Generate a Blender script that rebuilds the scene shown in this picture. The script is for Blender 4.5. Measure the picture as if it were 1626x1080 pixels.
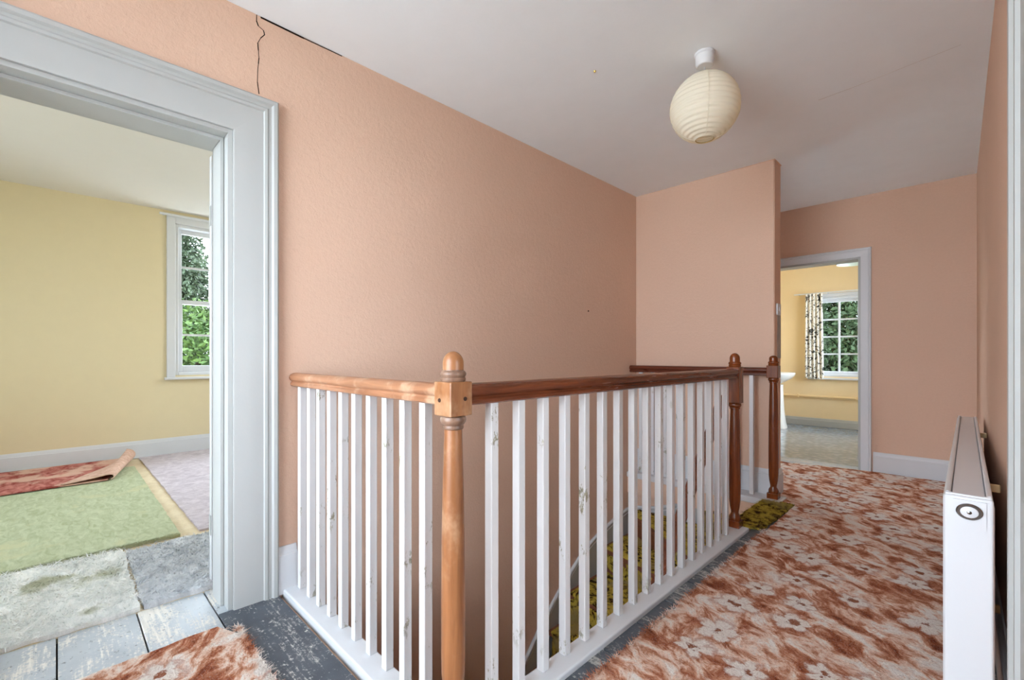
import bpy, bmesh, math, random
import numpy as np
from mathutils import Vector, Matrix, noise

random.seed(7)
RNG = np.random.default_rng(7)
for o in list(bpy.data.objects):
    bpy.data.objects.remove(o)
scene = bpy.context.scene
COL = scene.collection
R = math.radians

# ------------------------------------------------------------------ camera
cam_data = bpy.data.cameras.new('camera')
cam_data.lens = 16.0
cam_data.sensor_width = 36.0
cam_data.sensor_fit = 'HORIZONTAL'
cam_data.shift_y = 25.0 / 1626.0
cam_data.clip_start = 0.02
cam_data.clip_end = 200
cam = bpy.data.objects.new('camera', cam_data)
cam.location = (0, 0, 1.05)
cam.rotation_euler = (R(90), 0, R(45))
COL.objects.link(cam)
scene.camera = cam

# ------------------------------------------------------------------ sky (bright overcast day)
world = bpy.data.worlds.new('overcast_sky')
scene.world = world
world.use_nodes = True
wn = world.node_tree
wn.nodes['Background'].inputs['Color'].default_value = (0.85, 0.955, 1.07, 1)
wn.nodes['Background'].inputs['Strength'].default_value = 9.0

scene.view_settings.view_transform = 'Standard'
scene.view_settings.look = 'None'
scene.view_settings.gamma = 1.0
scene.view_settings.use_curve_mapping = False
scene.view_settings.exposure = 0.88
try:
    scene.cycles.diffuse_bounces = 12
    scene.cycles.max_bounces = 16
    scene.cycles.transparent_max_bounces = 16
except Exception:
    pass


def portal(name, loc, rot, sx, sy):
    """sky portal in a window opening: only guides the sampling of the sky"""
    l = bpy.data.lights.new(name, 'AREA')
    l.shape = 'RECTANGLE'
    l.size = sx
    l.size_y = sy
    l.cycles.is_portal = True
    o = bpy.data.objects.new(name, l)
    o.location = loc
    o.rotation_euler = rot
    COL.objects.link(o)


# openings: (added landing window, bedroom window, added bedroom side window, bathroom window)
LW = (-2.05, -0.02, 0.28, 2.42)        # x0 x1 z0 z1 of the unseen window added to light the landing, in wall y=-1.2
BW = (0.90, 1.86, 0.84, 2.47)          # y0 y1 z0 z1 in wall x=-6.03
SW = (-5.2, -4.0, 0.84, 2.47)        # x0 x1 z0 z1 of an unseen window, added for side light, in wall y=2.6
TW = (-1.625, -1.034, 0.745, 1.915)        # x0 x1 z0 z1 in wall y=8.0
portal('sky_portal', ((LW[0]+LW[1])/2, -1.42, (LW[2]+LW[3])/2), (R(90), 0, 0), LW[1]-LW[0], LW[3]-LW[2])
portal('sky_portal', (-6.30, (BW[0]+BW[1])/2, (BW[2]+BW[3])/2), (R(90), 0, R(-90)), BW[1]-BW[0], BW[3]-BW[2])
portal('sky_portal', ((SW[0]+SW[1])/2, 2.87, (SW[2]+SW[3])/2), (R(90), 0, R(180)), SW[1]-SW[0], SW[3]-SW[2])
NW = (-4.6, -2.9, 0.84, 2.47)          # x0 x1 z0 z1 of a further added window brightening the doorway floor, in wall y=-2.6
KW = (6.1, 7.5, 0.9, 2.2)              # y0 y1 z0 z1 of an extra unseen window, added to brighten the washroom, in wall x=-0.15
portal('sky_portal', ((NW[0]+NW[1])/2, -2.87, (NW[2]+NW[3])/2), (R(90), 0, 0), NW[1]-NW[0], NW[3]-NW[2])
portal('sky_portal', (0.08, (KW[0]+KW[1])/2, (KW[2]+KW[3])/2), (R(90), 0, R(90)), KW[1]-KW[0], KW[3]-KW[2])
MW = (0.3, 1.9, 0.6, 2.25)            # y0 y1 z0 z1 of an added window sending daylight through the right doorway, in wall x=3.6
portal('sky_portal', (3.87, (MW[0]+MW[1])/2, (MW[2]+MW[3])/2), (R(90), 0, R(90)), MW[1]-MW[0], MW[3]-MW[2])
PWN = (4.25, 4.95, 0.45, 1.30)            # y0 y1 z0 z1 of a made-up window brightening the back landing, in wall x=-2.15, behind the partition
portal('sky_portal', (-2.42, (PWN[0]+PWN[1])/2, (PWN[2]+PWN[3])/2), (R(90), 0, R(-90)), PWN[1]-PWN[0], PWN[3]-PWN[2])
portal('sky_portal', ((TW[0]+TW[1])/2, 8.27, (TW[2]+TW[3])/2), (R(90), 0, R(180)), TW[1]-TW[0], TW[3]-TW[2])


# ------------------------------------------------------------------ material helpers
def srgb(r, g, b):
    f = lambda c: (c/255/12.92) if c/255 <= 0.04045 else ((c/255+0.055)/1.055)**2.4
    return (f(r), f(g), f(b), 1)


class NT:
    def __init__(self, name, rough=0.6, spec=0.3):
        self.m = bpy.data.materials.new(name)
        self.m.use_nodes = True
        self.t = self.m.node_tree
        self.b = self.t.nodes['Principled BSDF']
        self.b.inputs['Roughness'].default_value = rough
        self.b.inputs['Specular IOR Level'].default_value = spec
        self._co = None

    def n(self, typ, props=None, **ins):
        nd = self.t.nodes.new(typ)
        for k, v in (props or {}).items():
            setattr(nd, k, v)
        for k, v in ins.items():
            key = int(k[1:]) if k[0] == '_' and k[1:].isdigit() else k.replace('_', ' ')
            self.set(nd.inputs[key], v)
        return nd

    def set(self, sock, v):
        if hasattr(v, 'is_output'):
            self.t.links.new(v, sock)
        else:
            sock.default_value = v

    @property
    def co(self):
        if self._co is None:
            self._co = self.t.nodes.new('ShaderNodeTexCoord').outputs['Object']
        return self._co

    def math(self, op, a, b=0.0, c=0.0, clamp=False):
        nd = self.n('ShaderNodeMath', {'operation': op, 'use_clamp': clamp}, _0=a, _1=b, _2=c)
        return nd.outputs[0]

    def vscale(self, v, s):
        return self.n('ShaderNodeVectorMath', {'operation': 'MULTIPLY'}, _0=v, _1=s).outputs[0]

    def noise(self, scale, detail=4, rough=0.55, dist=0.0, vec=None, out='Fac'):
        nd = self.n('ShaderNodeTexNoise', Scale=scale, Detail=detail, Roughness=rough, Distortion=dist)
        self.t.links.new(vec if vec is not None else self.co, nd.inputs['Vector'])
        return nd.outputs[out]

    def ramp(self, fac, stops, interp='LINEAR'):
        nd = self.n('ShaderNodeValToRGB', Fac=fac)
        nd.color_ramp.interpolation = interp
        el = nd.color_ramp.elements
        while len(el) < len(stops):
            el.new(0.5)
        for e, (p, c) in zip(el, stops):
            e.position = p
            e.color = c if len(c) == 4 else (*c, 1)
        return nd.outputs['Color']

    def mix(self, fac, a, b, blend='MIX'):
        nd = self.n('ShaderNodeMix', {'data_type': 'RGBA', 'blend_type': blend})
        self.set(nd.inputs[0], fac)
        self.set(nd.inputs[6], a)
        self.set(nd.inputs[7], b)
        return nd.outputs[2]

    def step(self, v, lo, hi):
        nd = self.n('ShaderNodeMapRange', {'interpolation_type': 'SMOOTHSTEP'}, _0=v, _1=lo, _2=hi, _3=0.0, _4=1.0)
        return nd.outputs[0]

    def color(self, c):
        self.set(self.b.inputs['Base Color'], c)

    def rough(self, c):
        self.set(self.b.inputs['Roughness'], c)

    def bump(self, h, strength=0.3, dist=0.01):
        nd = self.n('ShaderNodeBump', Strength=strength, Distance=dist, Height=h)
        self.t.links.new(nd.outputs[0], self.b.inputs['Normal'])


MATS = {}


def plain(name, col, rough=0.5, spec=0.3, bump=0, bscale=200, var=0.0, metal=0):
    t = NT(name, rough, spec)
    if var:
        f = t.noise(bscale*0.1, 4)
        c2 = tuple(max(0, x*(1-var)) for x in col[:3]) + (1,)
        t.color(t.mix(f, col, c2))
    else:
        t.color(col)
    if bump:
        t.bump(t.noise(bscale, 3), bump, 0.004)
    t.b.inputs['Metallic'].default_value = metal
    MATS[name] = t.m
    return t.m


# wallpaper: embossed, salmon pink
def wallpaper(name, col, emboss=0.36, scale=85):
    t = NT(name, 0.75, 0.2)
    big = t.noise(1.3, 3)
    col2 = tuple(c*0.86 for c in col[:3]) + (1,)
    fine = t.noise(60, 2)
    c = t.mix(t.math('MULTIPLY', big, 0.7), col, col2)
    c = t.mix(t.math('MULTIPLY', fine, 0.16), c, (col[0]*0.55, col[1]*0.55, col[2]*0.55, 1))
    t.color(c)
    v = t.n('ShaderNodeTexVoronoi', {'feature': 'SMOOTH_F1'}, Scale=scale, Smoothness=0.6)
    t.t.links.new(t.noise(25, 2, out='Color'), v.inputs['Vector'])
    v2 = t.noise(scale*1.2, 5, 0.7)
    t.bump(t.math('ADD', t.math('MULTIPLY', t.noise(scale*0.45, 3), 1.0), v2), emboss, 0.006)
    MATS[name] = t.m
    return t.m


wallpaper('wallpaper_pink', srgb(221, 188, 166))
plain('paint_yellow', srgb(216, 203, 168), 0.7, 0.2, 0.08, 120, 0.05)
plain('paint_study', srgb(236, 234, 228), 0.7, 0.2, 0.06, 120, 0.03)
plain('paint_cream', srgb(236, 214, 172), 0.7, 0.2, 0.08, 120, 0.04)
plain('paint_ceiling', srgb(234, 241, 247), 0.85, 0.1, 0.10, 60, 0.06)
plain('paint_ceiling_room', srgb(222, 220, 214), 0.85, 0.1, 0.06, 60, 0.03)
plain('exterior_render', srgb(205, 198, 184), 0.9, 0.1, 0.2, 80, 0.1)
plain('plaster_grey', srgb(196, 192, 186), 0.9, 0.1, 0.5, 90, 0.5)
plain('seam_grey', srgb(186, 182, 178), 0.9, 0.1)
plain('paint_white', srgb(206, 209, 213), 0.38, 0.4, 0.04, 90, 0.04)
plain('paint_aged_white', srgb(174, 177, 176), 0.42, 0.4, 0.06, 70, 0.06)
plain('dark_gap', srgb(40, 30, 26), 0.9, 0.1)
plain('subfloor', srgb(52, 46, 42), 0.9, 0.1)
plain('enamel_white', srgb(212, 216, 221), 0.28, 0.5)
plain('plastic_white', srgb(210, 213, 217), 0.35, 0.45)
plain('chrome', srgb(140, 142, 142), 0.18, 0.5, metal=1)
plain('dark_plastic', srgb(40, 40, 42), 0.4, 0.4)
plain('brass', srgb(190, 165, 95), 0.3, 0.5, metal=1)
t = NT('paper_cream', 0.8, 0.1)
t.color(srgb(240, 236, 220))
tl = t.n('ShaderNodeBsdfTranslucent', Color=srgb(244, 238, 218))
mx = t.n('ShaderNodeMixShader', Fac=0.35)
t.t.links.new(t.b.outputs[0], mx.inputs[1])
t.t.links.new(tl.outputs[0], mx.inputs[2])
t.t.links.new(mx.outputs[0], t.t.nodes['Material Output'].inputs['Surface'])
MATS['paper_cream'] = t.m
plain('porcelain', srgb(240, 243, 243), 0.12, 0.5)
plain('pipe_paint', srgb(236, 208, 158), 0.4, 0.4)
plain('peg_dark', srgb(60, 38, 26), 0.6, 0.3)

# chipped white paint on balusters
t = NT('paint_chipped', 0.4, 0.4)
rnd = t.n('ShaderNodeObjectInfo').outputs['Random']
po = t.n('ShaderNodeVectorMath', {'operation': 'ADD'}, _0=t.co, _1=t.n('ShaderNodeCombineXYZ', X=t.math('MULTIPLY', rnd, 40.0), Y=0.0, Z=t.math('MULTIPLY', rnd, 23.0)).outputs[0]).outputs[0]
m1 = t.step(t.noise(34, 6, 0.75, vec=t.vscale(po, (1, 1, 0.4))), 0.575, 0.60)
zz = t.n('ShaderNodeSeparateXYZ', _0=t.co).outputs[2]
foot = t.math('SUBTRACT', 1.0, t.step(zz, 0.02, 0.11))
m2 = t.math('MAXIMUM', t.step(t.noise(2.4, 2, vec=po), 0.53, 0.59), t.math('MULTIPLY', foot, 0.8))
chip = t.ramp(t.noise(60, 3), [(0.35, srgb(120, 116, 100)), (0.65, srgb(172, 170, 150))])
t.color(t.mix(t.math('MULTIPLY', m1, m2), srgb(210, 211, 213), chip))
t.bump(t.math('SUBTRACT', 1.0, t.math('MULTIPLY', m1, m2)), 0.25, 0.002)
MATS['paint_chipped'] = t.m


# wood
def wood(name, c1, c2, rough=0.3, scale=(30, 30, 3), wear=None):
    t = NT(name, rough, 0.5)
    v = t.vscale(t.co, scale)
    g = t.noise(1.0, 6, 0.6, 1.2, vec=v)
    big = t.noise(2.2, 3)
    f = t.math('ADD', t.math('MULTIPLY', g, 0.75), t.math('MULTIPLY', big, 0.35))
    c = t.ramp(f, [(0.32, c1), (0.72, c2)])
    if wear is not None:
        w = t.step(t.noise(5.5, 5, 0.65, vec=t.vscale(t.co, (1, 1, 0.7))), 0.50, 0.66)
        c = t.mix(t.math('MULTIPLY', w, 0.75), c, wear)
    t.color(c)
    t.rough(t.math('ADD', rough, t.math('MULTIPLY', g, 0.15)))
    t.bump(g, 0.06, 0.003)
    MATS[name] = t.m


wood('wood_newel_light', srgb(112, 66, 36), srgb(162, 110, 70), 0.28, (28, 28, 3), srgb(188, 150, 116))
wood('wood_newel_worn', srgb(84, 62, 52), srgb(140, 108, 88), 0.3, (28, 28, 6), srgb(168, 144, 126))
wood('wood_rail_light', srgb(128, 80, 52), srgb(178, 130, 98), 0.28, (3, 40, 40), srgb(194, 162, 134))
wood('wood_rail_dark', srgb(60, 26, 14), srgb(124, 64, 36), 0.18, (40, 3, 40))
wood('wood_rail_far', srgb(60, 26, 16), srgb(112, 54, 32), 0.22, (3, 40, 40))
wood('wood_newel_dark', srgb(62, 24, 8), srgb(132, 66, 26), 0.13, (30, 30, 3))
wood('wood_stair', srgb(86, 48, 30), srgb(140, 86, 56), 0.5, (3, 40, 40))


# painted boards
def boards(name, paint, bare, amount, dirt):
    t = NT(name, 0.5, 0.35)
    info = t.n('ShaderNodeObjectInfo').outputs['Random']
    off = t.n('ShaderNodeCombineXYZ', X=t.math('MULTIPLY', info, 31.0), Y=t.math('MULTIPLY', info, 17.0), Z=0.0).outputs[0]
    p = t.n('ShaderNodeVectorMath', {'operation': 'ADD'}, _0=t.co, _1=off).outputs[0]
    grain = t.noise(1.0, 6, 0.65, 0.8, vec=t.vscale(p, (5, 70, 10)))
    patch = t.noise(5.0, 5, 0.65, 0.5, vec=t.vscale(p, (0.7, 1.4, 1)))
    spk = t.noise(75, 3, 0.7, vec=p)
    a = t.math('ADD', t.math('MULTIPLY', patch, 0.55), t.math('MULTIPLY', grain, 0.30))
    a = t.math('ADD', a, t.math('MULTIPLY', spk, 0.32))
    w = t.step(a, amount, amount+0.09)
    barec = t.ramp(grain, [(0.3, bare[0]), (0.7, bare[1])])
    paintc = t.mix(t.noise(9, 4, vec=p), paint[0], paint[1])
    c = t.mix(w, paintc, barec)
    sp2 = t.step(t.noise(38, 4, 0.75, vec=p), 0.60, 0.66)
    c = t.mix(t.math('MULTIPLY', sp2, 0.8), c, dirt)
    t.color(c)
    t.rough(t.math('ADD', 0.38, t.math('MULTIPLY', w, 0.35)))
    t.bump(t.math('ADD', grain, t.math('MULTIPLY', w, -0.6)), 0.25, 0.003)
    MATS[name] = t.m


boards('boards_dark', (srgb(50, 56, 64), srgb(92, 98, 106)), (srgb(136, 138, 136), srgb(192, 190, 184)), 0.600, srgb(206, 204, 196))
boards('boards_pale', (srgb(150, 158, 166), srgb(192, 198, 202)), (srgb(202, 198, 190), srgb(228, 224, 216)), 0.57, srgb(96, 96, 98))


# floral carpet
def floral(name):
    t = NT(name, 0.95, 0.05)
    P = t.co
    dn = t.n('ShaderNodeVectorMath', {'operation': 'MULTIPLY_ADD'}, _0=t.noise(9, 3, out='Color'), _1=(0.06, 0.06, 0), _2=P).outputs[0]
    rot = t.n('ShaderNodeVectorRotate', {'rotation_type': 'Z_AXIS'}, Vector=dn, Angle=R(38)).outputs[0]
    st = t.noise(1.0, 6, 0.68, 0.5, vec=t.vscale(rot, (6.5, 10.5, 1)))
    base = t.ramp(st, [(0.34, srgb(128, 62, 38)), (0.42, srgb(178, 104, 72)), (0.475, srgb(214, 152, 120)),
                       (0.525, srgb(246, 212, 190)), (0.60, srgb(255, 245, 236))])
    # flowers
    S = 5.2
    ps = t.vscale(dn, (S, S, 0))
    vo = t.n('ShaderNodeTexVoronoi', {'voronoi_dimensions': '2D', 'feature': 'F1'}, Vector=ps, Scale=1.0, Randomness=0.75)
    dv = t.n('ShaderNodeVectorMath', {'operation': 'SUBTRACT'}, _0=ps, _1=vo.outputs['Position']).outputs[0]
    sx = t.n('ShaderNodeSeparateXYZ', _0=dv)
    rad = t.n('ShaderNodeVectorMath', {'operation': 'LENGTH'}, _0=dv).outputs['Value']
    sc = t.n('ShaderNodeSeparateColor', _0=vo.outputs['Color'])
    th = t.math('ARCTAN2', sx.outputs[1], sx.outputs[0])
    th = t.math('ADD', t.math('MULTIPLY', th, 5.0), t.math('MULTIPLY', sc.outputs[0], 40.0))
    lobe = t.math('POWER', t.math('ABSOLUTE', t.math('COSINE', t.math('MULTIPLY', th, 0.5))), 0.55)
    pet = t.math('MULTIPLY_ADD', lobe, 0.19, 0.14)
    pet = t.math('MULTIPLY', pet, t.math('MULTIPLY_ADD', sc.outputs[2], 0.5, 0.85))
    rr = t.math('ADD', rad, t.math('MULTIPLY_ADD', t.noise(34, 5, 0.7), 0.44, -0.22))
    fl = t.math('SUBTRACT', 1.0, t.step(t.math('SUBTRACT', rr, pet), -0.07, 0.05))
    has = t.math('GREATER_THAN', sc.outputs[1], 0.38)
    fl = t.math('MULTIPLY', fl, has)
    # darker halo round a flower
    halo = t.math('MULTIPLY', t.math('SUBTRACT', 1.0, t.step(t.math('SUBTRACT', rr, pet), 0.02, 0.16)), has)
    c = t.mix(t.math('MULTIPLY', halo, 0.55), base, srgb(186, 112, 80))
    c = t.mix(fl, c, t.mix(t.noise(14, 3), srgb(255, 250, 244), srgb(246, 230, 216)))
    cen = t.math('MULTIPLY', t.math('SUBTRACT', 1.0, t.step(rr, 0.05, 0.10)), has)
    c = t.mix(cen, c, srgb(158, 96, 68))
    fine = t.noise(170, 4, 0.8)
    tuft = t.noise(1.0, 4, 0.7, vec=t.vscale(rot, (90, 130, 1)))
    c = t.mix(t.math('MULTIPLY', t.step(tuft, 0.50, 0.64), 0.5), c, t.mix(0.55, c, srgb(158, 88, 58)))
    c = t.mix(t.math('MULTIPLY', t.step(fine, 0.50, 0.70), 0.35), c, srgb(250, 238, 226))
    t.color(c)
    t.bump(t.math('ADD', fine, t.math('MULTIPLY', t.noise(70, 3), 0.8)), 0.9, 0.012)
    MATS[name] = t.m


floral('carpet_floral')


def shag(name, c1, c2, c3=None, scale=(10, 26), bump=0.8, hi=(0.35, 0.65), s3=(0.55, 0.7)):
    t = NT(name, 0.95, 0.05)
    a = t.noise(1.0, 6, 0.65, 1.0, vec=t.vscale(t.co, (scale[0], scale[1], scale[0])))
    c = t.ramp(a, [(hi[0], c1), (hi[1], c2)])
    if c3 is not None:
        m = t.step(t.noise(3.2, 5, 0.6), *s3)
        c = t.mix(m, c, c3)
    f = t.noise(240, 3, 0.7)
    c = t.mix(t.math('MULTIPLY', t.step(f, 0.4, 0.75), 0.35), c, t.mix(0.4, c, (0.05, 0.05, 0.05, 1)))
    t.color(c)
    t.bump(t.math('ADD', f, t.math('MULTIPLY', a, 1.2)), bump, 0.012)
    MATS[name] = t.m


shag('rug_green', srgb(186, 196, 156), srgb(214, 222, 190), srgb(216, 218, 178))
shag('rug_white', srgb(226, 230, 228), srgb(252, 252, 250), srgb(196, 198, 176), bump=0.45, s3=(0.55, 0.66))
shag('rug_grey', srgb(192, 197, 204), srgb(228, 231, 235), srgb(236, 237, 237), bump=0.45)
shag('carpet_lilac', srgb(186, 176, 184), srgb(214, 206, 212), None, (14, 14), 0.4)
shag('underlay_cream', srgb(214, 196, 164), srgb(230, 216, 188), None, (6, 6), 0.3)
shag('rug_backing', srgb(198, 160, 142), srgb(224, 192, 174), None, (20, 20), 0.3)
shag('rug_red', srgb(150, 70, 62), srgb(206, 138, 128), srgb(222, 184, 166), (7, 12), 0.5, (0.4, 0.6), (0.5, 0.6))
shag('carpet_olive', srgb(58, 38, 14), srgb(198, 172, 72), srgb(168, 148, 92), (17, 20), 0.7, (0.42, 0.54), (0.54, 0.64))
shag('underlay_grey', srgb(110, 106, 98), srgb(166, 160, 148), None, (40, 40), 0.9)

# bathroom vinyl
t = NT('vinyl_grey', 0.16, 0.6)
v = t.n('ShaderNodeTexVoronoi', {'feature': 'F1'}, Scale=16.0, Vector=t.co)
c = t.ramp(v.outputs['Distance'], [(0.1, srgb(188, 202, 216)), (0.6, srgb(112, 128, 146))])
t.color(t.mix(t.noise(30, 4), c, srgb(140, 152, 166)))
MATS['vinyl_grey'] = t.m

# curtain cloth: black leaf sprays on white
t = NT('curtain_leaf', 0.85, 0.1)
p = t.n('ShaderNodeVectorMath', {'operation': 'MULTIPLY_ADD'}, _0=t.noise(12, 3, out='Color'), _1=(0.05, 0.05, 0.05), _2=t.co).outputs[0]
a = t.noise(1.0, 4, 0.6, 2.0, vec=t.vscale(p, (17, 5, 15)))
t.color(t.mix(t.step(a, 0.545, 0.575), srgb(236, 234, 226), srgb(44, 46, 44)))
MATS['curtain_leaf'] = t.m

# opal glass shade
t = NT('opal_glass', 0.15, 0.5)
t.color(srgb(222, 236, 230))
t.b.inputs['Subsurface Weight'].default_value = 0.0
MATS['opal_glass'] = t.m

# window glass: thin pane
t = NT('window_glass')
out = t.t.nodes['Material Output']
tr = t.n('ShaderNodeBsdfTransparent', Color=(0.97, 0.98, 0.98, 1))
gl = t.n('ShaderNodeBsdfGlossy', Roughness=0.02)
fr = t.n('ShaderNodeFresnel', IOR=1.35)
mx = t.n('ShaderNodeMixShader', Fac=fr.outputs[0])
t.t.links.new(tr.outputs[0], mx.inputs[1])
t.t.links.new(gl.outputs[0], mx.inputs[2])
t.t.links.new(mx.outputs[0], out.inputs['Surface'])
MATS['window_glass'] = t.m


# leaves and ground
def leafmat(name, c1, c2):
    t = NT(name, 0.6, 0.2)
    t.color(t.ramp(t.noise(1.6, 5, 0.7), [(0.35, c1), (0.62, c2)]))
    MATS[name] = t.m


leafmat('leaf_bright', (0.018, 0.045, 0.010, 1), (0.060, 0.105, 0.022, 1))
leafmat('leaf_dark', (0.012, 0.022, 0.010, 1), (0.034, 0.052, 0.026, 1))
leafmat('leaf_mid', (0.006, 0.014, 0.005, 1), (0.022, 0.042, 0.014, 1))
plain('bark', (0.04, 0.028, 0.02, 1), 0.9, 0.1)
plain('bounce_ground', srgb(226, 222, 214), 0.95, 0.05, 0.5, 40, 0.2)  # unseen ground kept pale as a reflector for the ceilings


# ------------------------------------------------------------------ mesh helpers
class MB:
    def __init__(self):
        self.v, self.f, self.m = [], [], []

    def add(self, verts, faces, mi=0):
        o = len(self.v)
        self.v += [tuple(p) for p in verts]
        self.f += [tuple(i+o for i in f) for f in faces]
        self.m += [mi]*len(faces)
        return self

    def box(self, x0, x1, y0, y1, z0, z1, mi=0):
        vs = [(x, y, z) for z in (z0, z1) for y in (y0, y1) for x in (x0, x1)]
        return self.add(vs, [(0, 2, 3, 1), (4, 5, 7, 6), (0, 1, 5, 4), (2, 6, 7, 3), (0, 4, 6, 2), (1, 3, 7, 5)], mi)

    def prism(self, poly, z0, z1, mi=0):
        """poly: list of (x, y), counter-clockwise"""
        n = len(poly)
        a = sum(poly[i][0]*poly[(i+1) % n][1]-poly[(i+1) % n][0]*poly[i][1] for i in range(n))
        if a < 0:
            poly = poly[::-1]
        vs = [(p[0], p[1], z0) for p in poly]+[(p[0], p[1], z1) for p in poly]
        fs = [tuple(range(n))[::-1], tuple(range(n, 2*n))]
        fs += [(i, (i+1) % n, n+(i+1) % n, n+i) for i in range(n)]
        return self.add(vs, fs, mi)

    def sweep(self, prof, a, b, side, up=(0, 0, 1), mi=0):
        """closed profile [(s, u)] swept from a to b; s along side, u along up"""
        a, b, side, up = Vector(a), Vector(b), Vector(side), Vector(up)
        n = len(prof)
        vs = [a+side*s+up*u for s, u in prof]+[b+side*s+up*u for s, u in prof]
        fs = [tuple(range(n)), tuple(range(n, 2*n))[::-1]]
        fs += [(i, n+i, n+(i+1) % n, (i+1) % n) for i in range(n)]
        return self.add(vs, fs, mi)

    def lathe(self, prof, c=(0, 0, 0), seg=24, mi=0, cap=True):
        """prof: [(r, z)] from the bottom up"""
        o = len(self.v)
        for r, z in prof:
            for k in range(seg):
                a = 2*math.pi*k/seg
                self.v.append((c[0]+r*math.cos(a), c[1]+r*math.sin(a), c[2]+z))
        nr = len(prof)
        for i in range(nr-1):
            for k in range(seg):
                k2 = (k+1) % seg
                self.f.append((o+i*seg+k, o+i*seg+k2, o+(i+1)*seg+k2, o+(i+1)*seg+k))
                self.m.append(mi)
        if cap:
            self.f.append(tuple(o+k for k in range(seg))[::-1])
            self.f.append(tuple(o+(nr-1)*seg+k for k in range(seg)))
            self.m += [mi, mi]
        return self

    def tube(self, pts, r, seg=8, mi=0):
        pts = [Vector(p) for p in pts]
        o = len(self.v)
        n = len(pts)
        for i, p in enumerate(pts):
            d = (pts[min(i+1, n-1)]-pts[max(i-1, 0)]).normalized()
            u = d.cross(Vector((0, 0, 1)))
            if u.length < 1e-3:
                u = d.cross(Vector((1, 0, 0)))
            u.normalize()
            w = d.cross(u).normalized()
            rr = r[i] if isinstance(r, (list, tuple)) else r
            for k in range(seg):
                a = 2*math.pi*k/seg
                self.v.append(tuple(p+u*(rr*math.cos(a))+w*(rr*math.sin(a))))
        for i in range(n-1):
            for k in range(seg):
                k2 = (k+1) % seg
                self.f.append((o+i*seg+k, o+(i+1)*seg+k, o+(i+1)*seg+k2, o+i*seg+k2))
                self.m.append(mi)
        self.f.append(tuple(o+k for k in range(seg)))
        self.f.append(tuple(o+(n-1)*seg+k for k in range(seg))[::-1])
        self.m += [mi, mi]
        return self

    def build(self, name, mats, parent=None, smooth=None, bevel=0, seg=2, loc=None):
        me = bpy.data.meshes.new(name)
        me.from_pydata(self.v, [], self.f)
        if isinstance(mats, str):
            mats = [mats]
        for mm in mats:
            me.materials.append(MATS[mm])
        me.polygons.foreach_set('material_index', self.m)
        bm = bmesh.new()
        bm.from_mesh(me)
        bmesh.ops.recalc_face_normals(bm, faces=bm.faces)
        if bevel:
            bmesh.ops.remove_doubles(bm, verts=bm.verts, dist=1e-5)
            es = [e for e in bm.edges if len(e.link_faces) == 2 and e.calc_face_angle(0) > R(35)]
            bmesh.ops.bevel(bm, geom=es, offset=bevel, segments=seg, profile=0.5, affect='EDGES', clamp_overlap=True)
        bm.to_mesh(me)
        bm.free()
        if smooth:
            me.shade_smooth()
            me.set_sharp_from_angle(angle=R(smooth))
        o = bpy.data.objects.new(name, me)
        if loc is not None:
            o.location = loc
        COL.objects.link(o)
        if parent is not None:
            o.parent = parent
        return o


def tag(o, label, cat, group=None, kind=None):
    o['label'] = label
    o['category'] = cat
    if group:
        o['group'] = group
    if kind:
        o['kind'] = kind
    return o


def struct(o, label=None, cat=None):
    o['kind'] = 'structure'
    if label:
        o['label'] = label
        o['category'] = cat
    return o


def thing(name, loc, label, cat, group=None):
    o = bpy.data.objects.new(name, None)
    o.empty_display_size = 0.1
    o.location = loc
    COL.objects.link(o)
    return tag(o, label, cat, group)


def sgroup(name, label, cat, loc=(0, 0, 0)):
    o = bpy.data.objects.new(name, None)
    o.empty_display_size = 0.1
    o.location = loc
    COL.objects.link(o)
    return struct(o, label, cat)


def copy_part(src, parent, loc, rz=None):
    c = src.copy()
    COL.objects.link(c)
    c.parent = parent
    c.location = loc
    if rz is not None:
        c.rotation_euler = (0, 0, rz)
    return c


def wall_mb(axis, t0, t1, a0, a1, z0, z1, holes, mi_neg=0, mi_pos=0, mi_in=0):
    """wall slab between t0<t1 on `axis` ('x' or 'y'), running a0..a1 on the other; holes (a0,a1,z0,z1)"""
    mb = MB()
    A = sorted({a0, a1, *[h[0] for h in holes], *[h[1] for h in holes]})
    Z = sorted({z0, z1, *[h[2] for h in holes], *[h[3] for h in holes]})

    def solid(i, j):
        if i < 0 or j < 0 or i >= len(A)-1 or j >= len(Z)-1:
            return False
        a, z = (A[i]+A[i+1])/2, (Z[j]+Z[j+1])/2
        return not any(h[0] < a < h[1] and h[2] < z < h[3] for h in holes)

    def P(t, a, z):
        return (t, a, z) if axis == 'x' else (a, t, z)
    for i in range(len(A)-1):
        for j in range(len(Z)-1):
            if not solid(i, j):
                continue
            a, b, c, d = A[i], A[i+1], Z[j], Z[j+1]
            mb.add([P(t0, a, c), P(t0, b, c), P(t0, b, d), P(t0, a, d)], [(0, 1, 2, 3)], mi_neg)
            mb.add([P(t1, a, c), P(t1, b, c), P(t1, b, d), P(t1, a, d)], [(3, 2, 1, 0)], mi_pos)
            for cond, q in ((not solid(i-1, j), [(a, c), (a, d)]), (not solid(i+1, j), [(b, c), (b, d)]),
                            (not solid(i, j-1), [(a, c), (b, c)]), (not solid(i, j+1), [(a, d), (b, d)])):
                if cond:
                    mb.add([P(t0, *q[0]), P(t1, *q[0]), P(t1, *q[1]), P(t0, *q[1])], [(0, 1, 2, 3)], mi_in)
    return mb


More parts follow.
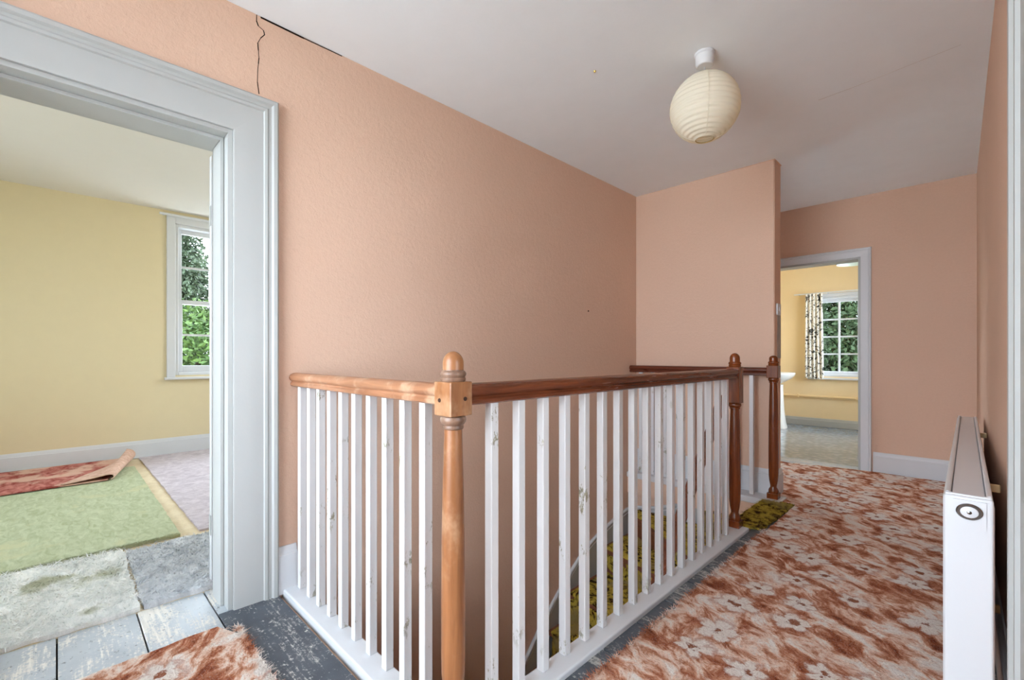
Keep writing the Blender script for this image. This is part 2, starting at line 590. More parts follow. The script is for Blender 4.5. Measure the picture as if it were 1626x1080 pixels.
def weld(mb):
    """join coincident vertices so that a wall is one clean solid"""
    key, vs, mp = {}, [], []
    for p in mb.v:
        k = tuple(round(c, 5) for c in p)
        if k not in key:
            key[k] = len(vs)
            vs.append(p)
        mp.append(key[k])
    mb.v = vs
    mb.f = [tuple(mp[i] for i in f) for f in mb.f]
    return mb


# ================================================================== SETTING
CZ = 2.51
LX = -2.15          # landing face of the left wall
RX = lambda y: 0.095-(y-1.4)*0.0105     # landing face of the right wall (not quite parallel)
FY = 3.765          # stairwell face of the far partition
BY = 5.20           # landing face of the back wall
G = -2.75           # ground floor level

DOOR_L = (-0.33, 0.515, -0.03, 1.985)
DOOR_B = (-1.50, -0.688, -0.03, 1.955)

w = struct(weld(wall_mb('x', LX-0.25, LX, -2.6, 5.35, G, 2.62, [DOOR_L, PWN], 1, 0, 2)).build('wall_left', ['wallpaper_pink', 'paint_yellow', 'paint_white']),
           'salmon pink embossed wallpaper wall with the wide white doorway', 'wall')
wall_left = w
wall_far = struct(wall_mb('y', FY, FY+0.165, LX, -1.012, G, CZ, []).build('wall_far', 'wallpaper_pink', bevel=0.006),
                  'short salmon pink partition wall behind the stair head', 'wall')
wall_back = struct(weld(wall_mb('y', BY, BY+0.15, LX-0.25, 0.45, -0.3, 2.62, [DOOR_B], 0, 1, 2)).build('wall_back', ['wallpaper_pink', 'paint_cream', 'paint_white']),
                   'pink wallpapered end wall with the doorway to the washroom', 'wall')
DOOR_R = (0.46, 1.33, -0.03, 1.985)
mb = weld(wall_mb('x', 0, 0.2, -1.4, 5.35, -0.3, 2.62, [DOOR_R], 0, 1, 1))
mb.v = [(x+RX(y), y, z) for x, y, z in mb.v]
struct(mb.build('wall_right', ['wallpaper_pink', 'paint_white']), 'pink wallpapered wall behind the long white radiator', 'wall')
struct(weld(wall_mb('y', -1.45, -1.2, LX-0.25, 0.45, -0.3, 2.62, [LW], 1, 0, 2)).build('wall_front', ['wallpaper_pink', 'exterior_render', 'paint_white']),
       'pink wallpapered wall with a large sash window added for daylight', 'wall')
struct(MB().box(LX, 0.45, -1.2, BY, CZ, CZ+0.12).build('ceiling', 'paint_ceiling'), 'off white landing ceiling with fine cracks', 'ceiling')
ceiling = bpy.data.objects['ceiling']

# stairwell enclosure under the landing
WX, WY = -1.015, 0.80
struct(MB().box(WX, WX+0.1, WY-0.1, 2.86, G, -0.02).build('wall_stairwell_side', 'wallpaper_pink'), 'pink stairwell wall below the long balustrade', 'wall')
struct(MB().box(LX, WX, WY-0.1, WY, G, -0.02).build('wall_stairwell_near', 'wallpaper_pink'), 'pink stairwell wall below the light wooden rail', 'wall')
struct(MB().box(-1.03, -0.93, 2.86, FY, G, -0.02).build('wall_stairwell_head', 'wallpaper_pink'), 'pink stairwell wall below the top step', 'wall')
struct(MB().box(LX, WX, WY, FY, G-0.1, G).build('floor_hall', 'boards_dark'), 'dark floor at the foot of the stairs', 'floor')

# landing floor: slab + single boards running across the landing
slab = MB().box(LX-0.25, 0.3, -1.2, 0.70, -0.22, -0.024).box(-0.93, 0.3, 0.70, BY+0.15, -0.22, -0.024)
slab.box(LX, -0.93, FY+0.165, BY+0.15, -0.22, -0.024)
floor = struct(slab.build('floor', 'subfloor'), 'wide painted floorboards of the landing, worn and paint splashed', 'floor')
PW = 0.2305
meshes = {}
k = -5
while k*PW < BY+0.15:
    y0, y1 = max(-1.2, k*PW), min(BY+0.15, (k+1)*PW)
    k += 1
    if y1-y0 < 0.02:
        continue
    spans = []
    if y1 <= 0.71:
        spans = [(LX-0.25 if y1 < 0.53 and y0 > -0.34 else LX+0.0, RX(2)-0.01)]
    elif y0 >= FY+0.1:
        spans = [(LX+0.01, RX(4)-0.012)]
    else:
        spans = [(-0.925, RX(2.5)-0.01)]
    for x0, x1 in spans:
        pale = (y1 < 0.47) or y0 > 5.0
        yy0, yy1 = y0+0.0025, y1-0.0025
        p = MB().box(x0, x1, yy0, yy1, -0.024, 0.0).build('plank', 'boards_pale' if pale else 'boards_dark', floor, bevel=0.002, seg=1)

MB().box(LX-0.25, LX, 2*PW+0.0025, DOOR_L[1]-0.002, -0.024, 0.0).build('plank', 'boards_pale', floor)
# ceiling and wall blemishes
def PX(u, v, x):
    """where the sight line through a picture point meets the plane x = const"""
    k = (u-813)/723.0
    dx, dy = -0.70711+k*0.70711, 0.70711+k*0.70711
    z = x/dx
    return (x, z*dy, 1.05+(565-v)/723.0*z)


def crack(pts, w, name, parent, off, mat='dark_gap', nrm='x'):
    mb = MB()
    for a, b in zip(pts[:-1], pts[1:]):
        a, b = Vector(a), Vector(b)
        d = (b-a).normalized()
        n = Vector((1, 0, 0)) if nrm == 'x' else Vector((0, 0, -1))
        s = d.cross(n).normalized()*w*random.uniform(0.5, 1.3)
        vs = [a-s-n*0.002, a+s-n*0.002, b+s-n*0.002, b-s-n*0.002]
        vs += [q+n*(0.002+off) for q in vs]
        mb.add(vs, [(0, 1, 2, 3), (7, 6, 5, 4), (0, 4, 5, 1), (1, 5, 6, 2), (2, 6, 7, 3), (3, 7, 4, 0)])
    return mb.build(name, mat, parent)


cp = [PX(u, v, LX) for u, v in [(406, 1), (408, 10), (407, 33), (410, 41), (418, 48), (420, 55), (414, 60), (409, 68), (410, 80), (411, 92), (410, 101), (409, 111), (408.5, 130), (411, 149)]]
crack(cp, 0.0022, 'crack', wall_left, 0.0008)
crack([(LX+0.001, 0.62, CZ-0.0035), (LX+0.001, 0.8, CZ-0.005), (LX+0.001, 0.98, CZ-0.003)], 0.0028, 'crack', wall_left, 0.001)
crack([(-0.02, 3.0, CZ), (-0.22, 3.03, CZ), (-0.42, 3.06, CZ), (-0.6, 3.075, CZ)], 0.0009, 'crack', ceiling, 0.0004, 'seam_grey', 'z')
MB().lathe([(0.004, -0.007), (0.006, -0.002), (0.007, 0.0)], (-1.35, 1.95, CZ), 10).build('hook_stub', 'brass', ceiling, smooth=40)
pm = PX(934, 494, LX)
mb = MB().lathe([(0.006, 0.0), (0.005, 0.006)], (0, 0, 0), 8)
mb.v = [(LX+z, pm[1]+x, pm[2]+y) for x, y, z in mb.v]
mb.build('nail', 'peg_dark', wall_left)
# bare plaster on the end of the partition, where the paper is torn
mb = MB()
prev = None
pts = []
for i in range(9):
    z = 1.03+0.34*i/8
    pts.append((-1.012+0.0015, FY+0.07+0.02*noise.noise((z*9, 0, 0)), z))
vs = [(p[0], p[1], p[2]) for p in pts]+[(p[0], FY+0.163, p[2]) for p in pts]
vs += [(x-0.004, y, z) for x, y, z in vs]
n = len(pts)
fs = []
for i in range(n-1):
    fs += [(i, i+1, n+i+1, n+i), (2*n+i, 3*n+i, 3*n+i+1, 2*n+i+1), (i, 2*n+i, 2*n+i+1, i+1), (n+i, n+i+1, 3*n+i+1, 3*n+i)]
fs += [(0, n, 3*n, 2*n), (n-1, 3*n-1, 4*n-1, 2*n-1)]
mb.add(vs, fs).build('bare_plaster', 'plaster_grey', wall_far)

# ------------------------------------------------------------------ bedroom shell
RXF, RCZ = -6.03, 2.60
struct(weld(wall_mb('x', RXF-0.25, RXF, -2.85, 2.85, -0.3, 2.85, [BW], 1, 0, 2)).build('wall_bedroom_window', ['paint_yellow', 'exterior_render', 'paint_white']),
       'pale yellow bedroom wall with the tall sash window', 'wall')
struct(weld(wall_mb('y', 2.6, 2.85, RXF, LX-0.25, -0.3, 2.85, [SW], 0, 1, 2)).build('wall_bedroom_side', ['paint_yellow', 'exterior_render', 'paint_white']),
       'yellow bedroom side wall beyond the open door', 'wall')
struct(weld(wall_mb('y', -2.85, -2.6, RXF, LX-0.25, -0.3, 2.85, [NW], 1, 0, 2)).build('wall_bedroom_end', ['paint_yellow', 'exterior_render', 'paint_white']), 'yellow bedroom wall opposite the side window', 'wall')
struct(MB().box(RXF, LX-0.25, -2.6, 2.6, RCZ, RCZ+0.12).build('ceiling_bedroom', 'paint_ceiling_room'), 'white bedroom ceiling', 'ceiling')
struct(MB().box(RXF, LX-0.25, -2.6, 2.6, -0.22, -0.006).build('floor_bedroom', 'underlay_cream'), 'cream underlay on the bedroom floor', 'floor')
# ------------------------------------------------------------------ washroom shell
TX0, TX1, TY1 = -2.25, -0.15, 8.02
struct(weld(wall_mb('y', TY1, TY1+0.25, TX0-0.2, TX1+0.2, -0.3, 2.7, [TW], 0, 1, 2)).build('wall_washroom_window', ['paint_cream', 'exterior_render', 'paint_white']),
       'cream washroom wall with the casement window', 'wall')
struct(MB().box(TX0-0.2, TX0, BY+0.15, TY1, -0.3, 2.7).build('wall_washroom_left', 'paint_cream'), 'cream washroom wall behind the basin', 'wall')
struct(weld(wall_mb('x', TX1, TX1+0.2, BY+0.15, TY1, -0.3, 2.7, [KW], 0, 1, 2)).build('wall_washroom_right', ['paint_cream', 'exterior_render', 'paint_white']), 'cream washroom wall opposite the basin', 'wall')
struct(MB().box(TX0, TX1, BY+0.15, TY1, 2.55, 2.7).build('ceiling_washroom', 'paint_ceiling_room'), 'white washroom ceiling', 'ceiling')
struct(MB().box(TX0, TX1, BY+0.15, TY1, -0.22, -0.002).build('floor_washroom', 'vinyl_grey'), 'glossy grey patterned vinyl floor of the washroom', 'floor')
# ------------------------------------------------------------------ unseen room added right of the landing to let daylight in
struct(weld(wall_mb('x', 3.6, 3.85, -1.45, 3.0, -0.3, 2.7, [MW], 0, 1, 2)).build('wall_study_window', ['paint_study', 'exterior_render', 'paint_white']), 'pale wall with a broad added window in the room right of the landing', 'wall')
struct(MB().box(0.45, 3.6, -1.45, -1.2, -0.3, 2.7).build('wall_study_front', 'paint_study'), 'pale front wall of the room right of the landing', 'wall')
struct(MB().box(0.30, 3.6, 2.8, 3.0, -0.3, 2.7).build('wall_study_end', 'paint_study'), 'pale end wall of the room right of the landing', 'wall')
struct(MB().box(0.30, 3.6, -1.2, 2.8, CZ, CZ+0.12).build('ceiling_study', 'paint_ceiling_room'), 'white ceiling of the room right of the landing', 'ceiling')
struct(MB().box(0.30, 3.6, -1.2, 2.8, -0.22, -0.002).build('floor_study', 'underlay_cream'), 'pale floor of the room right of the landing', 'floor')
struct(MB().box(-60, 60, -60, 60, G-0.4, G-0.25).build('ground', 'bounce_ground'), 'ground around the house, made pale to bounce light indoors', 'ground')

# ------------------------------------------------------------------ baseboards
def skirt_prof(h, d):
    return [(0, 0), (d, 0), (d, h-0.035), (d*0.75, h-0.03), (d*0.6, h-0.012), (d*0.3, h), (0, h)]


def baseboard(name, a, b, side, h=0.19, d=0.02, mat='paint_white', label=None):
    return struct(MB().sweep(skirt_prof(h, d), a, b, side).build(name, mat, smooth=30), label or 'white painted skirting board', 'skirting')


baseboard('baseboard_left', (LX, 0.683, 0), (LX, 0.765, 0), (1, 0, 0), 0.205, 0.022, label='short white skirting between door casing and balustrade')
baseboard('baseboard_back', (-0.598, BY, 0), (RX(5.2), BY, 0), (0, -1, 0), 0.185, 0.02, label='white skirting below the pink end wall')
baseboard('baseboard_far', (LX, FY, 0.012), (-1.012, FY, 0.012), (0, -1, 0), 0.19, 0.018, label='white skirting behind the far balusters')
mb = MB().sweep(skirt_prof(0.185, 0.018), (0, 1.47, 0), (0, BY, 0), (-1, 0, 0))
mb.v = [(x+RX(y), y, z) for x, y, z in mb.v]
struct(mb.build('baseboard_right', 'paint_white', smooth=30), 'white skirting running behind the radiator', 'skirting')
baseboard('baseboard_partition', (-1.012, FY-0.0, 0.0), (-1.012, FY+0.165, 0.0), (1, 0, 0), 0.19, 0.018, label='white skirting on the end of the partition')
baseboard('baseboard_bedroom', (RXF, -2.6, 0), (RXF, 2.6, 0), (1, 0, 0), 0.175, 0.02, label='white skirting below the bedroom window')
baseboard('baseboard_washroom', (TX0, TY1, 0), (TX1, TY1, 0), (0, -1, 0), 0.12, 0.018, 'paint_aged_white', 'pale skirting below the washroom window')

# ------------------------------------------------------------------ door casings
# bedroom doorway: wide casing with moulded outer edge
def casing_prof(wd, th):
    """s: distance from the opening edge outwards, u: thickness"""
    return [(0, 0), (0, th*0.55), (0.006, th*0.62), (wd*0.66, th*0.62), (wd*0.68, th*0.95), (wd*0.74, th*1.0), (wd*0.78, th*0.82), (wd*0.84, th*0.86),
            (wd*0.88, th*1.25), (wd*0.96, th*1.3), (wd, th*1.05), (wd, 0)]


def casing(name, label, axis, face, nrm, a0, a1, ztop, wd, th, mat='paint_aged_white', wl=True, wr=True, z0=0.0):
    """architrave round an opening a0..a1 on a wall plane, mitred corners"""
    root = sgroup(name, label, 'door frame')
    pf = casing_prof(wd, th)
    n = len(pf)

    def P(a, z, u):
        return (face+nrm*u, a, z) if axis == 'x' else (a, face+nrm*u, z)

    def piece(nm, ends):
        mb = MB()
        vs = []
        for f in ends:
            vs += [P(*f(s), u) for s, u in pf]
        mb.add(vs, [tuple(range(n)), tuple(range(n, 2*n))[::-1]]+[(i, n+i, n+(i+1) % n, (i+1) % n) for i in range(n)])
        mb.build(nm, mat, root, smooth=25)
    if wl:
        piece('casing_leg', [lambda s: (a0-s, z0), lambda s: (a0-s, ztop+s)])
    if wr:
        piece('casing_leg', [lambda s: (a1+s, z0), lambda s: (a1+s, ztop+s)])
    piece('casing_head', [lambda s: (a0-s, ztop+s), lambda s: (a1+s, ztop+s)])
    return root


cl = casing('trim_1', 'broad white moulded casing around the bedroom doorway', 'x', LX, 1, DOOR_L[0], DOOR_L[1], 1.984, 0.170, 0.024)
# lining and stops
mb = MB().box(LX-0.25, LX, DOOR_L[1]-0.018, DOOR_L[1], 0, 1.985).box(LX-0.25, LX, DOOR_L[0], DOOR_L[0]+0.018, 0, 1.985)
mb.box(LX-0.25, LX, DOOR_L[0]+0.018, DOOR_L[1]-0.018, 1.967, 1.985)
mb.build('lining', 'paint_aged_white', cl, bevel=0.002)
mb = MB().box(LX-0.19, LX-0.06, DOOR_L[1]-0.032, DOOR_L[1]-0.018, 0, 1.967).box(LX-0.19, LX-0.06, DOOR_L[0]+0.018, DOOR_L[0]+0.032, 0, 1.967)
mb.box(LX-0.19, LX-0.06, DOOR_L[0]+0.032, DOOR_L[1]-0.032, 1.953, 1.967)
mb.build('door_stop', 'paint_aged_white', cl, bevel=0.002)
cb = casing('trim_2', 'narrow white moulded casing around the washroom doorway', 'y', BY, -1, DOOR_B[0], DOOR_B[1], 1.955, 0.078, 0.02, 'paint_white')
mb = MB().box(DOOR_B[1]-0.02, DOOR_B[1], BY, BY+0.15, 0, 1.955).box(DOOR_B[0], DOOR_B[0]+0.02, BY, BY+0.15, 0, 1.955)
mb.box(DOOR_B[0]+0.02, DOOR_B[1]-0.02, BY, BY+0.15, 1.935, 1.955)
mb.build('lining', 'paint_aged_white', cb, bevel=0.002)
cr = casing('trim_3', 'white door casing beside the radiator', 'x', 0, -1, DOOR_R[0], DOOR_R[1], 1.985, 0.17, 0.024)
for ch in cr.children:
    for vv in ch.data.vertices:
        vv.co.x += RX(vv.co.y)
mb = MB().box(0.0, 0.2, DOOR_R[1]-0.02, DOOR_R[1], 0, 1.985).box(0, 0.2, DOOR_R[0], DOOR_R[0]+0.02, 0, 1.985).box(0, 0.2, DOOR_R[0]+0.02, DOOR_R[1]-0.02, 1.965, 1.985)
mb.v = [(x+RX(y), y, z) for x, y, z in mb.v]
mb.build('lining', 'paint_white', cr)


# doors
def door(name, label, wdt, hgt, loc, rz):
    root = sgroup(name, label, 'door', loc)
    root.rotation_euler = (0, 0, rz)
    th = 0.038
    mb = MB()
    for x0, x1, z0, z1 in ((0, 0.1, 0, hgt), (wdt-0.1, wdt, 0, hgt), (0.1, wdt-0.1, 0, 0.2), (0.1, wdt-0.1, hgt-0.11, hgt), (0.1, wdt-0.1, 0.85, 1.02),
                           (wdt/2-0.045, wdt/2+0.045, 0.2, 0.85), (wdt/2-0.045, wdt/2+0.045, 1.02, hgt-0.11)):
        mb.box(x0, x1, 0, th, z0, z1)
    mb.build('door_frame', 'paint_white', root)
    for x0, x1 in ((0.1, wdt/2-0.045), (wdt/2+0.045, wdt-0.1)):
        for z0, z1 in ((0.2, 0.85), (1.02, hgt-0.11)):
            MB().box(x0, x1, 0.012, th-0.012, z0, z1).build('door_panel', 'paint_white', root)
    mb = MB()
    mb.tube([(wdt-0.06, -0.04, 0.97), (wdt-0.06, th+0.04, 0.97)], 0.009, 10)
    for yy in (-0.05, th+0.05):
        mb.lathe([(0.0, -0.026), (0.018, -0.02), (0.026, 0), (0.018, 0.02), (0.0, 0.026)], (wdt-0.06, yy, 0.97), 14)
    mb.build('door_knob', 'brass', root, smooth=40)
    for z in (0.25, 1.67):
        MB().box(-0.003, 0.0, 0.004, th-0.004, z-0.045, z+0.045).build('hinge', 'paint_aged_white', root)
    return root


# bedroom door folded right back against the bedroom side of the wall
door('door_1', 'white panelled bedroom door folded back against the wall', 0.78, 1.945, (LX-0.293, 0.500, 0.022), R(90))
door('door_2', 'white panelled door standing open in the room right of the landing', 0.828, 1.955, (RX(0.48)+0.215, 0.44, 0.014), R(-80))


# ------------------------------------------------------------------ windows
def window(name, label, org, ux, un, W, H, cols, rows, mid=None, stool=True, casing_w=0.075, mat='paint_white', deep=0.16):
    """org: lower left corner of the opening on the inner wall face; ux along the wall, un into the room"""
    root = sgroup(name, label, 'window')
    ux, un, o = Vector(ux), Vector(un), Vector(org)
    up = Vector((0, 0, 1))

    def bx(a0, a1, b0, b1, z0, z1, nm, parent, m=mat, bev=0.003):
        mb = MB()
        vs = [o+ux*a+un*b+up*z for z in (z0, z1) for b in (b0, b1) for a in (a0, a1)]
        mb.add(vs, [(0, 2, 3, 1), (4, 5, 7, 6), (0, 1, 5, 4), (2, 6, 7, 3), (0, 4, 6, 2), (1, 3, 7, 5)])
        return mb.build(nm, m, parent, bevel=bev, seg=1)
    c = casing_w
    bx(-c, 0.0, 0, 0.022, -0.02, H+c, 'casing', root)
    bx(W, W+c, 0, 0.022, -0.02, H+c, 'casing', root)
    bx(0, W, 0, 0.022, H, H+c, 'casing', root)
    if stool:
        bx(-c-0.02, W+c+0.02, -0.1, 0.055, -0.045, -0.02, 'window_sill', root)
    # box frame
    j = 0.03
    bx(0, j, -deep, 0, 0, H, 'jamb', root)
    bx(W-j, W, -deep, 0, 0, H, 'jamb', root)
    bx(j, W-j, -deep, 0, H-j, H, 'jamb', root)
    bx(j, W-j, -deep, 0, 0, j, 'jamb', root)
    rail, bar = 0.045, 0.022
    halves = [(j, H-j, -0.09)] if mid is None else [(j, mid+rail/2, -0.06), (mid-rail/2, H-j, -0.105)]
    rws = [rows] if mid is None else [rows//2, rows-rows//2]
    for (z0, z1, b), nr in zip(halves, rws):
        s = bpy.data.objects.new('sash', None)
        COL.objects.link(s)
        s.parent = root
        t_ = 0.04
        x0, x1 = j, W-j
        br = rail*1.6 if (mid is not None and z0 == j) else rail
        bx(x0, x0+rail, b-t_, b, z0, z1, 'stile', s)
        bx(x1-rail, x1, b-t_, b, z0, z1, 'stile', s)
        bx(x0+rail, x1-rail, b-t_, b, z0, z0+br, 'rail', s)
        bx(x0+rail, x1-rail, b-t_, b, z1-rail, z1, 'rail', s)
        gx0, gx1, gz0, gz1 = x0+rail, x1-rail, z0+br, z1-rail
        for i in range(1, cols):
            xc = gx0+(gx1-gx0)*i/cols
            bx(xc-bar/2, xc+bar/2, b-t_+0.006, b-0.006, gz0, gz1, 'glazing_bar', s, bev=0)
        for q in range(1, nr):
            zc = gz0+(gz1-gz0)*q/nr
            bx(gx0, gx1, b-t_+0.008, b-0.008, zc-bar/2, zc+bar/2, 'glazing_bar', s, bev=0)
        for i in range(cols):
            for q in range(nr):
                xa, xb = gx0+(gx1-gx0)*i/cols+bar/2, gx0+(gx1-gx0)*(i+1)/cols-bar/2
                za, zb = gz0+(gz1-gz0)*q/nr+bar/2, gz0+(gz1-gz0)*(q+1)/nr-bar/2
                if i == 0:
                    xa = gx0
                if i == cols-1:
                    xb = gx1
                mb = MB()
                mb.add([o+ux*a+un*(b-t_/2)+up*z for a, z in ((xa, za), (xb, za), (xb, zb), (xa, zb))], [(0, 1, 2, 3)])
                mb.build('pane', 'window_glass', s)
    return root


window('window_1', 'tall white sash window with small panes in the yellow bedroom wall', (RXF, BW[0], BW[2]), (0, 1, 0), (1, 0, 0), BW[1]-BW[0], BW[3]-BW[2], 3, 4, mid=0.80)
window('window_2', 'white casement window with small panes in the washroom', (TW[0], TY1, TW[2]), (1, 0, 0), (0, -1, 0), TW[1]-TW[0], TW[3]-TW[2], 2, 4, casing_w=0.05)
window('added_window_3', 'broad white window added in the bedroom side wall for daylight', (SW[0], 2.6, SW[2]), (1, 0, 0), (0, -1, 0), SW[1]-SW[0], SW[3]-SW[2], 4, 4, mid=0.80)
window('added_window_4', 'large white unseen sash window added to light the landing', (LW[0], -1.2, LW[2]), (1, 0, 0), (0, 1, 0), LW[1]-LW[0], LW[3]-LW[2], 4, 4, mid=0.85)

window('added_window_5', 'white sash window added opposite the side window to brighten the bedroom', (NW[0], -2.6, NW[2]), (1, 0, 0), (0, 1, 0), NW[1]-NW[0], NW[3]-NW[2], 4, 4, mid=0.80)
window('added_window_6', 'white casement window added opposite the basin to brighten the washroom', (TX1, KW[0], KW[2]), (0, 1, 0), (-1, 0, 0), KW[1]-KW[0], KW[3]-KW[2], 4, 3)

window('added_window_7', 'broad white window added in the pale right room to light the landing', (3.6, MW[0], MW[2]), (0, 1, 0), (-1, 0, 0), MW[1]-MW[0], MW[3]-MW[2], 4, 4, mid=0.9)

window('added_window_8', 'small white window added behind the partition to light the back landing', (LX, PWN[0], PWN[2]), (0, 1, 0), (1, 0, 0), PWN[1]-PWN[0], PWN[3]-PWN[2], 2, 3)

# ================================================================== STAIRCASE
PV = (-1.03, 2.90)      # inner turning point
def ray(deg, rr):
    return (PV[0]+rr*math.cos(R(deg)), PV[1]+rr*math.sin(R(deg)))


def hit(deg):
    """where a riser line from the turning point meets the far or left wall"""
    c, s = math.cos(R(deg)), math.sin(R(deg))
    ts = []
    if s > 1e-6:
        ts.append((FY-PV[1])/s)
    if c < -1e-6:
        ts.append((LX-PV[0])/c)
    tt = min(ts)
    return (PV[0]+tt*c, PV[1]+tt*s)


stair = thing('staircase', (LX/2-0.5, 2.9, G), 'steep winding staircase with brown wooden steps descending from the landing', 'staircase')
def to_local(mb, root):
    l = root.location
    mb.v = [(x-l.x, y-l.y, z-l.z) for x, y, z in mb.v]
    return mb


steps = []
corner = (LX, FY)
A0, A1, A2, A3, A4 = 90, 119, 147.5, 166, 189.5
w_polys = [([PV, ray(A0, FY-PV[1]), hit(A1)], -0.18), ([PV, hit(A1), corner, hit(A2)] if hit(A2)[0] <= LX+1e-3 else [PV, hit(A1), hit(A2)], -0.355),
           ([PV, hit(A2), hit(A3)], -0.53), ([PV, hit(A3), (LX, 2.70), (PV[0], 2.70)], -0.73)]
steps += w_polys
y, z = 2.70, -0.93
while z > G+0.1:
    steps.append(([(PV[0], y), (LX, y), (LX, y-0.2), (PV[0], y-0.2)], z))
    y -= 0.2
    z -= 0.2
for poly, z in steps:
    to_local(MB().prism(poly, z-0.03, z), stair).build('tread', 'wood_stair', stair, bevel=0.004, seg=2)
    cx = sum(p[0] for p in poly)/len(poly)
    cy = sum(p[1] for p in poly)/len(poly)
    inner = [(p[0]+(cx-p[0])*0.09, p[1]+(cy-p[1])*0.09) for p in poly]
    to_local(MB().prism(inner, z-0.23, z-0.03), stair).build('riser', 'wood_stair', stair)
# sloping handrail below the landing rail
rp = [(-0.03, -0.06), (0.03, -0.06), (0.034, -0.02), (0.026, -0.008), (0.034, 0.012), (0.03, 0.045), (0.014, 0.06), (-0.014, 0.06), (-0.03, 0.045), (-0.034, 0.012), (-0.026, -0.008), (-0.034, -0.02)]
mb = MB().sweep(rp, (-1.06, 2.86, 0.765), (-1.06, 1.05, -1.08), (1, 0, 0), (0, 0.70, 0.714))
to_local(mb, stair).build('handrail', 'wood_rail_dark', stair, smooth=40)['label'] = 'dark brown sloping handrail'

# skirting that climbs with the steps
def skirt_poly(pts3, depth, nrm, name, label):
    """top edge polyline; skirting plate with a moulded top bead"""
    root = sgroup(name, label, 'skirting')
    n = Vector(nrm)
    mb = MB()
    for a, b in zip(pts3[:-1], pts3[1:]):
        a, b = Vector(a), Vector(b)
        q = [a, b, b-Vector((0, 0, depth)), a-Vector((0, 0, depth))]
        vs = q+[p+n*0.016 for p in q]
        mb.add(vs, [(0, 1, 2, 3), (7, 6, 5, 4), (0, 4, 5, 1), (1, 5, 6, 2), (2, 6, 7, 3), (3, 7, 4, 0)])
    mb.build('skirting_plate', 'paint_aged_white', root)
    MB().tube([Vector(p)+n*0.014-Vector((0, 0, 0.008)) for p in pts3], 0.013, 8).build('top_bead', 'paint_white', root, smooth=50)
    MB().tube([Vector(p)+n*0.014-Vector((0, 0, 0.042)) for p in pts3], 0.006, 6).build('lower_bead', 'paint_white', root, smooth=50)
    return root


skirt_poly([(LX, FY, -0.325), (LX, 3.595, -0.305), (LX, 3.42, -0.33), (LX, 3.255, -0.377), (LX, 3.12, -0.41), (LX, 3.0, -0.456), (LX, 2.87, -0.525), (LX, 2.75, -0.602), (LX, 2.64, -0.68), (LX, 2.52, -0.778), (LX, 2.40, -0.885), (LX, 2.295, -0.997), (LX, 1.0, -2.27)],
           0.36, (1, 0, 0), 'trim_4', 'white skirting sweeping down the left wall beside the olive steps')
skirt_poly([(LX+0.016, FY, -0.325), (-1.947, FY, -0.288), (-1.745, FY, -0.211), (-1.5, FY, -0.11), (-1.3, FY, -0.03), (-1.03, FY, -0.03)],
           0.3, (0, -1, 0), 'trim_5', 'white skirting rising along the partition to the stair head')

# nosing boards round the well
tr = sgroup('trim_6', 'white painted nosing boards under the balusters around the stairwell', 'trim')
def nosing(x0, x1, y0, y1, nm='nosing_board'):
    MB().box(x0, x1, y0, y1, -0.06, 0.02).build(nm, 'paint_white', tr, bevel=0.006, seg=3)


nosing(LX, -0.922, 0.706, 0.792)
nosing(-1.008, -0.922, 0.7925, 2.93)
mb = MB().box(-1.034, -1.016, 0.81, 2.85, -0.26, -0.02).box(LX+0.001, -1.035, 0.802, 0.818, -0.26, -0.02)
mb.build('apron', 'paint_white', tr)
tr2 = sgroup('trim_7', 'white ledge carrying the far balusters in front of the pink partition', 'trim')
MB().box(LX, -0.93, 3.595, FY, -0.03, 0.018).build('ledge', 'paint_white', tr2, bevel=0.008, seg=3)
MB().box(LX+0.0, -1.03, 3.612, FY, -0.17, -0.03).build('ledge_core', 'wallpaper_pink', tr2)
tr3 = sgroup('trim_8', 'white riser board below the top stair edge between the dark newels', 'trim')
MB().box(-1.05, -1.03, 2.94, 3.60, -0.2, -0.002).build('riser_board', 'paint_white', tr3, bevel=0.003)

